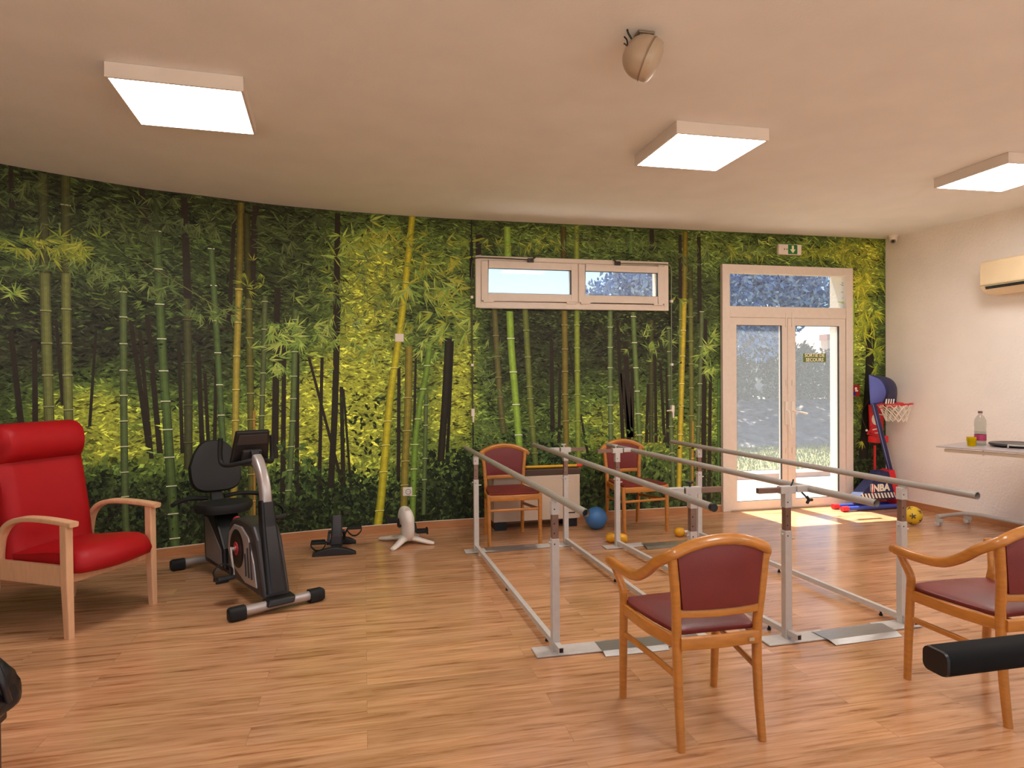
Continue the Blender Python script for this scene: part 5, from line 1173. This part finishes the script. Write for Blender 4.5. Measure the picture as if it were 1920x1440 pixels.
# things on it
def mat_clear(name, tint):
    return mat_glass(name, tint, 0.05)
bp_ = on_z(1838, 835.5, zt); bt = root('water_bottle', (bp_.x, bp_.y, zt), 'clear plastic water bottle with a pink label on the white table', 'bottle')
cc_ = (bp_.x, bp_.y, zt + 0.001)
q = MB(); q.lathe([(0, 0.004), (0.036, 0.001), (0.044, 0.008), (0.044, 0.13), (0.041, 0.15), (0.044, 0.165), (0.045, 0.20), (0.042, 0.225), (0.03, 0.25), (0.017, 0.268), (0.0145, 0.275), (0.0145, 0.288)], 24, c=cc_); W(q, 'bottle_body', mat_clear('clear_plastic', (0.80, 0.82, 0.80)), bt)
q = MB(); q.lathe([(0, 0.008), (0.040, 0.008), (0.0405, 0.122), (0, 0.122)], 20, c=cc_); W(q, 'water', mat_clear('water', (0.86, 0.88, 0.87)), bt)
q = MB(); q.lathe([(0.0449, 0.045), (0.0452, 0.047), (0.0452, 0.096), (0.0449, 0.098)], 24, c=cc_); W(q, 'bottle_label', mat('pink_label', '#a8325a', 0.45), bt)
q = MB(); q.lathe([(0, 0.302), (0.0165, 0.302), (0.0175, 0.298), (0.0175, 0.284), (0.0, 0.284)], 20, c=cc_); W(q, 'cap', mat('bottle_cap', '#6a3f48', 0.4), bt)
gp = on_z(1821.5, 836.5, zt); gl = root('drinking_glass', (gp.x, gp.y, zt), 'small yellow drinking glass beside the water bottle', 'glass')
cc_ = (gp.x, gp.y, zt + 0.001)
M_yg = bpy.data.materials.new('yellow_glass'); M_yg.use_nodes = True; b_ = M_yg.node_tree.nodes['Principled BSDF']; b_.inputs['Base Color'].default_value = (*lin('#e8c400'), 1); b_.inputs['Roughness'].default_value = 0.15; b_.inputs['Transmission Weight'].default_value = 0.35; b_.inputs['IOR'].default_value = 1.2
q = MB(); q.lathe([(0, 0.003), (0.030, 0.001), (0.031, 0.004), (0.034, 0.04), (0.0365, 0.042), (0.0375, 0.078), (0.035, 0.078), (0.033, 0.044), (0.028, 0.01), (0, 0.008)], 24, c=cc_); W(q, 'tumbler', M_yg, gl)
dp = tp(0.44, 0.45, zt); ds = root('balance_disc', (dp.x, dp.y, zt), 'round black balance disc lying on the white table', 'balance disc')
q = MB(); q.lathe([(0, 0.002), (0.14, 0.002), (0.185, 0.010), (0.196, 0.022), (0.190, 0.032), (0.15, 0.034), (0.145, 0.032), (0.10, 0.034), (0.095, 0.032), (0.05, 0.034), (0.0, 0.033)], 40, c=(dp.x, dp.y, zt)); W(q, 'disc', mat('disc_black', '#3a3638', 0.4, vary=0.12), ds)
q = MB(); q.tube([tp(0.46, 0.22, zt + 0.006), tp(0.46, 0.22, zt + 0.03), tp(0.52, 0.18, zt + 0.033), tp(0.80, 0.18, zt + 0.033), tp(0.80, 0.18, zt + 0.006)], 0.006, 8); W(q, 'handle', M_grey, ds)

# ------------------------------------------------------------------ black padded bar at the lower right
pb = root('padded_roller', (2.4, 1.5, 0), 'black padded roller bar of a machine reaching in at the lower right edge', 'padded bar')
zc = 0.612; yc = 1.535
q = MB(); q.sweep([(1.572, yc, zc), (1.584, yc, zc), (2.36, yc, zc)], rrect(0.088, 0.072, 0.024, 4), (0, 0, 1), True, True, [0.9, 1.0, 1.0]); W(q, 'pad', mat('black_foam', '#070708', 0.8, vary=0.15, spec=0.25, bump=0.05, bscale=200), pb)
q = MB(); q.sweep([(1.566, yc, zc), (1.574, yc, zc)], rrect(0.086, 0.070, 0.02, 4), (0, 0, 1), True, True, [0.96, 1]); W(q, 'end_cap', M_black, pb)
q = MB(); q.tube([(2.3, yc, zc), (2.6, yc, zc)], 0.02, 12); q.rod((2.58, yc, 0.02), (2.58, yc, zc + 0.03), 0.06, 0.06, (0, 1, 0)); q.bb(2.40, 2.76, yc - 0.2, yc + 0.2, 0.001, 0.025); W(q, 'stand', M_dgrey, pb)

# ------------------------------------------------------------------ stool with a black bag, lower left
zs = 0.37
sx0 = on_z(-2, 1346, zs)
so = root('stool', (sx0.x - 0.17, sx0.y - 0.05, 0), 'dark stool under the black bag at the lower left edge', 'stool')
lx0 = sx0.x - 0.004; ly0 = sx0.y
q = MB(); q.bb(lx0 - 0.36, lx0, ly0 - 0.30, ly0 + 0.06, zs - 0.03, zs - 0.002); W(q, 'stool_top', mat('dark_stain', '#3a2620', 0.5, vary=0.15), so, bevel=0.006)
for x in (lx0 - 0.034, lx0 - 0.34):
    for y in (ly0 + 0.04, ly0 - 0.28):
        q = MB(); q.bb(x - 0.017, x + 0.017, y - 0.017, y + 0.017, 0.001, zs - 0.03); W(q, 'leg', bpy.data.materials['dark_stain'], so, bevel=0.003)
M_bag = mat('black_nylon', '#17161a', 0.34, vary=0.2, scale=12, bump=0.5, bscale=22)
bc = Vector((lx0 - 0.115, ly0 - 0.02, zs)); bg = root('black_bag', bc, 'black shiny bag at the lower left edge of the picture', 'bag')
from mathutils import noise as mnoise
q = MB(); rings = []
for i in range(15):
    a = i / 14; z = 0.002 + 0.235 * a; w = (0.175 - 0.02 * abs(a - 0.3)) * (1 if a < 0.35 else (1 - 0.55 * ((a - 0.35) / 0.65) ** 1.5)) * (0.80 + 0.20 * min(1, a / 0.15)); ring = []
    for j in range(28):
        b = 2 * math.pi * j / 28; p = Vector((math.cos(b), math.sin(b), 0)); nz_v = mnoise.noise(Vector((math.cos(b) * 1.7, math.sin(b) * 1.7, a * 3))) + 0.5 * mnoise.noise(Vector((math.cos(b) * 4, math.sin(b) * 4, a * 7)))
        ring.append(bc + Vector((p.x * w * (1 + 0.16 * nz_v), p.y * w * 0.85 * (1 + 0.16 * nz_v), z)))
    rings.append(ring)
q.loft(rings, True, True); W(q, 'sack', M_bag, bg)
q = MB(); q.tube(smooth_path([bc + Vector((0.08, -0.02, 0.22)), bc + Vector((0.135, -0.04, 0.20)), bc + Vector((0.165, -0.05, 0.13)), bc + Vector((0.17, -0.03, 0.07))], 6), 0.010, 8)
q.tube(smooth_path([bc + Vector((0.05, -0.08, 0.22)), bc + Vector((0.11, -0.10, 0.18)), bc + Vector((0.15, -0.09, 0.10))], 6), 0.009, 8); W(q, 'strap', mat('strap_black', '#211f22', 0.3), bg)
# ------------------------------------------------------------------ outside
G = -0.03
M_pave = mat('sunlit_paving', '#a09480', 0.9, vary=0.1, scale=3); M_lawn = mat('dry_lawn', '#6c6b3e', 0.95, vary=0.35, scale=9); M_bank = mat('gravel_bank', '#6e6763', 0.95, vary=0.75, scale=3.2, detail=10)
q = MB(); q.bb(-14, 16, -16, BACK - 0.2, G - 0.2, G); tag(q.build('bounce_slab_rear', mat('bounce_paving', '#b9b2a8', 0.9, vary=0.06)), kind='structure')  # unseen slab added to bounce sunlight up to the ceiling
q = MB(); q.bb(-4, 26, WY + 0.28, 9.0, G - 0.2, G); tag(q.build('terrace', M_pave), kind='structure')
q = MB(); q.bb(-4, 30, 9.0, 11.9, G - 0.2, G + 0.01); tag(q.build('lawn', M_lawn), kind='structure')
q = MB(); yb0, yb1 = 11.9, 16.5; zb1 = 0.74
nx_, ny_ = 200, 34; rg = random.Random(5); vs = []
for j in range(ny_ + 1):
    for i in range(nx_ + 1):
        f = j / ny_; vs.append((0 + 30 * i / nx_, yb0 + (yb1 - yb0) * f, G + (zb1 - G) * f ** 0.9 + rg.gauss(0, 0.035) * (0 < j)))
q.add(vs, [(j * (nx_ + 1) + i, j * (nx_ + 1) + i + 1, (j + 1) * (nx_ + 1) + i + 1, (j + 1) * (nx_ + 1) + i) for j in range(ny_) for i in range(nx_)], True)
q.add([(-4, yb1, zb1 - .02), (40, yb1, zb1 - .02), (40, 60, zb1 - .02), (-4, 60, zb1 - .02)], [(0, 1, 2, 3)])
tag(q.build('embankment', M_bank), kind='structure')
k0 = on_z(1420, 894, G); k1 = on_z(1560, 894, G)
q = MB(); yk = (k0.y + k1.y) / 2; q.bb(2, 16, yk - 0.06, yk + 0.06, G, G + 0.07); o = q.build('kerb', mat('brick_kerb', '#a0705c', 0.9, vary=0.3, scale=6)); origin(o, (9, yk, G)); tag(o, 'low reddish kerb along the lawn beyond the door', 'kerb')
gr = MB(); rgr = random.Random(9)
for _ in range(5200):
    x = rgr.uniform(5.0, 9.6); y = rgr.uniform(8.95, 11.9); h_ = rgr.uniform(0.03, 0.11); a = rgr.uniform(0, 6.28); dx, dy = math.cos(a) * 0.012, math.sin(a) * 0.012; lx_, ly_ = rgr.gauss(0, .03), rgr.gauss(0, .03)
    gr.add([(x - dx, y - dy, G), (x + dx, y + dy, G), (x + lx_, y + ly_, G + h_)], [(0, 1, 2)])
o = gr.build('grass', mat('grass_blade', '#7d7e42', 0.8, vary=0.35, scale=3)); tag(o, 'short sunlit grass on the lawn beyond the glass door', 'grass', kind='stuff')
# pale low wall on the bank
a = on_y(1489, 766, 16.3); b = on_y(1585, 766, 16.3)
q = MB(); q.bb(a.x, b.x + 2, 16.2, 16.4, a.z - 0.2, a.z + 0.12); o = q.build('garden_wall', mat('pale_blue_wall', '#5f7cab', 0.8)); origin(o, (a.x + 1, 16.3, a.z)); tag(o, 'pale blue low wall on top of the bank seen through the right door leaf', 'wall')

class Leaves:
    def __init__(s, seed): s.q = MB(); s.r = random.Random(seed)
    def blob(s, c, rad, n, size, flat=1.0):
        r_ = s.r
        for _ in range(n):
            while True:
                p = Vector((r_.uniform(-1, 1), r_.uniform(-1, 1), r_.uniform(-1, 1)))
                if p.length < 1: break
            p = p * (0.55 + 0.45 * r_.random()) / max(p.length, 0.35) if p.length > 0.35 else p
            p = Vector((c[0] + p.x * rad[0], c[1] + p.y * rad[1], c[2] + p.z * rad[2]))
            u = Vector((r_.gauss(0, 1), r_.gauss(0, 1), r_.gauss(0, 1) * flat)).normalized(); v = u.cross(Vector((r_.gauss(0, 1), r_.gauss(0, 1), r_.gauss(0, 1)))).normalized()
            ln = size * r_.uniform(0.6, 1.4); w = ln * 0.45
            s.q.cm = 0 if r_.random() < 0.6 else 1
            s.q.add([p, p + u * ln * 0.5 + v * w * 0.5, p + u * ln, p + u * ln * 0.5 - v * w * 0.5], [(0, 1, 2, 3)])
M_l1 = mat('hedge_leaf', '#4d5b4c', 0.6, vary=0.25, scale=2); M_l2 = mat('hedge_leaf_pale', '#747f69', 0.55, vary=0.25, scale=2); M_fl = mat('hedge_blossom', '#f2e6d8', 0.7)
M_t1 = mat('haze_blue_leaf', '#7f9cc8', 0.6, vary=0.25, scale=2); M_t2 = mat('haze_blue_leaf_pale', '#a9bfdc', 0.55, vary=0.2, scale=2); M_bark = mat('bark', '#8a7f78', 0.9, vary=0.3)  # haze seen through the glass is painted into the blue leaf colours
def fast(q, name, ms, parent): # leaves: skip welding
    me = bpy.data.meshes.new(name); me.from_pydata([tuple(v) for v in q.v], [], q.f)
    for m in ms: me.materials.append(m)
    me.polygons.foreach_set('material_index', q.mi); me.update(); o = bpy.data.objects.new(name, me); COL.objects.link(o)
    if parent: o.parent = parent; o.location = -Vector(parent.location)
    return o
def shrub(x, y, rx, rz, n, label, seed, bloom=0):
    t = root('hedge_shrub', (x, y, zb1 - 0.05), label, 'shrub', group='garden shrubs beyond the door')
    L_ = Leaves(seed); r_ = L_.r
    for _ in range(7): L_.blob((x + r_.uniform(-.6, .6) * rx, y + r_.uniform(-.2, .2), zb1 + rz * r_.uniform(0.30, 0.72)), (rx * 0.6, 0.5, rz * 0.40), n // 7, 0.16)
    for _ in range(3): L_.blob((x + r_.uniform(-.3, .3) * rx, y - 0.1, zb1 + 0.16), (rx * 1.0, 0.35, 0.2), 170, 0.14)
    fast(L_.q, 'foliage', (M_l1, M_l2), t)
    if bloom:
        L2 = Leaves(seed + 50); L2.blob((x, y - 0.3, zb1 + rz * 0.55), (rx, 0.6, rz * 0.55), bloom * 2, 0.09)
        for i in range(len(L2.q.mi)): L2.q.mi[i] = 0
        fast(L2.q, 'blossom', (M_fl,), t)
    q = MB()
    for _ in range(4): q.tube([(x + r_.uniform(-.15, .15), y, zb1 - 0.03), (x + r_.uniform(-.5, .5) * rx, y + r_.uniform(-.3, .3), zb1 + rz * 0.7)], 0.035, 6)
    q = W(q, 'stem', M_bark, t)
# view lines: px -> x at depth 17.5
for i, (px, rz, bl, lab) in enumerate(((1392, 2.6, 70, 'tall grey-green shrub behind the left edge of the left door leaf'), (1449, 2.35, 120, 'grey-green shrub with pale blossom nearest the door handles, in the left door leaf'), (1506, 1.6, 30, 'lower shrub under the tiled roof in the right door leaf'), (1563, 1.4, 20, 'lowest shrub at the right edge of the right door leaf'))):
    v = on_y(px, 700, 16.95); shrub(v.x, 16.95, 0.36, rz, 3600, lab, 20 + i, bl)
# tree over the door
tx, ty = 8.7, 14.6
tr_ = root('garden_tree', (11.9, 15.3, 0.5), 'big hazy blue tree spreading over the garden beyond door and window', 'tree')
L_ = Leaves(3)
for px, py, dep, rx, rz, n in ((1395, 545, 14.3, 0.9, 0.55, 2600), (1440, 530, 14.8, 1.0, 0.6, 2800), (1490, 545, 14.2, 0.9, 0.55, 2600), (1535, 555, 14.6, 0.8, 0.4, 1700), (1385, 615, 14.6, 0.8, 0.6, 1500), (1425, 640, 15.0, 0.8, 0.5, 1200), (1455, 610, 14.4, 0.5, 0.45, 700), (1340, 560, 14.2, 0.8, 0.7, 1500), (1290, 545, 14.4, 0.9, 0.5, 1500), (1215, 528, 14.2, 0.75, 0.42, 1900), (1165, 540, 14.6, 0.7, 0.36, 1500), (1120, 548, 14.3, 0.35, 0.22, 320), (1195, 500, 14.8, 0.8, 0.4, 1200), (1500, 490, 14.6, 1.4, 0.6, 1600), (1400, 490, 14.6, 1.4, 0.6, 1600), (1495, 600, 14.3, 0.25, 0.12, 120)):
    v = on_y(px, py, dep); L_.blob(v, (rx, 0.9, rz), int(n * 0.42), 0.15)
for cx_ in (5.5, 7.3, 9.1, 10.9, 12.7):  # upper crown out of view, added to shade the bank
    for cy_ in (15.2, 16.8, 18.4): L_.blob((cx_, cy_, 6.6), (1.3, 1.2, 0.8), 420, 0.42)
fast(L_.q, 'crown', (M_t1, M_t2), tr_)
q = MB(); tb_ = on_y(1640, 720, 15.3); hub = on_y(1560, 560, 14.9)
tr_.location = (tb_.x, 15.3, 0.4)
q.tube(smooth_path([(tb_.x, 15.3, 0.4), (tb_.x - 0.1, 15.2, 1.8), hub], 6), 0.16, 10)
for px, py in ((1440, 560), (1395, 650), (1290, 540), (1170, 535), (1490, 530)): q.tube(smooth_path([hub, (hub + on_y(px, py, 14.5)) / 2 + Vector((0, 0, 0.25)), on_y(px, py, 14.5)], 6), 0.05, 6)
W(q, 'trunk', M_bark, tr_)
tr_.children[0].location = -Vector(tr_.location)
# house beyond
hv = on_y(1485, 640, 25.0); hw = on_y(1560, 662, 25.0)
hs = root('neighbour_house', (hv.x + 2, 26.5, zb1), 'white house with a tiled roof and chimney far beyond the right door leaf', 'house')
q = MB(); q.bb(hv.x - 2.0, hv.x + 6, 25.4, 30, zb1 - 0.1, hw.z - 0.05); W(q, 'house_wall', mat('house_white', '#c4b9ac', 0.9), hs)
q = MB(); e0 = on_y(1440, 640, 25.0); rows = []
zr0, zr1 = hw.z - 0.12, on_y(1487, 628, 27.5).z
nxr = 120
for j in range(9):
    f = j / 8; rows.append([Vector((hv.x - 2.3 + 8.6 * i / nxr - f * 0.0, 25.0 + 2.8 * f, zr0 + (zr1 - zr0) * f + 0.045 * math.sin(i * 2 * math.pi / 5) + 0.02 * (j % 2) - (0.10 * max(0, (hv.x - 2.3 + 8.6 * i / nxr) - hv.x) * f))) for i in range(nxr + 1)])
q.loft(rows, False, True, closed=False); W(q, 'tiled_roof', mat('roof_tile', '#a98d76', 0.85, vary=0.25, scale=6), hs, solid=0.05)
c0_ = on_y(1549, 665, 25.6); c1_ = on_y(1562, 640, 25.6); ct = on_y(1549, 627, 25.6)
q = MB(); q.bb(c0_.x, c0_.x + 0.42, 25.5, 25.95, c0_.z - 0.6, on_y(1549, 638, 25.6).z); ck = W(q, 'chimney', bpy.data.materials['house_white'], hs)
q = MB(); q.bb(c0_.x - 0.05, c0_.x + 0.47, 25.46, 25.99, on_y(1549, 638, 25.6).z, ct.z); W(q, 'chimney_pot', mat('chimney_brick', '#b08a80', 0.85), ck)

# ------------------------------------------------------------------ light
w = bpy.data.worlds.new('sky'); SC.world = w; w.use_nodes = True; nt = w.node_tree; nt.nodes.clear()
out = nn(nt, 'ShaderNodeOutputWorld'); bgn = nn(nt, 'ShaderNodeBackground'); sk = nn(nt, 'ShaderNodeTexSky'); sk.sky_type = 'NISHITA'
sk.sun_disc = False; sk.sun_elevation = R(60); sk.sun_rotation = R(10); sk.air_density = 1.0; sk.dust_density = 0.6; sk.ozone_density = 2.0
nt.links.new(sk.outputs[0], bgn.inputs[0]); bgn.inputs[1].default_value = SKY_STRENGTH
nt.links.new(bgn.outputs[0], out.inputs[0])
sl = bpy.data.lights.new('sun', 'SUN'); so_ = bpy.data.objects.new('sun', sl); COL.objects.link(so_)
sl.energy = SUN_STRENGTH; sl.angle = R(0.6); sl.color = (1.0, 0.93, 0.80)
so_.rotation_euler = Vector((0.11, -0.84, -1.97)).to_track_quat('-Z', 'Y').to_euler(); so_.location = (4, 9, 8)
SC.view_settings.view_transform = 'Standard'; SC.view_settings.look = 'None'; SC.view_settings.gamma = 1; SC.view_settings.use_curve_mapping = False
SC.view_settings.exposure = EXPO
SC.cycles.max_bounces = 10; SC.cycles.diffuse_bounces = 6; SC.cycles.glossy_bounces = 4; SC.cycles.transparent_max_bounces = 16; SC.cycles.transmission_bounces = 8
SC.cycles.sample_clamp_indirect = 6.0; SC.cycles.caustics_reflective = False; SC.cycles.caustics_refractive = False
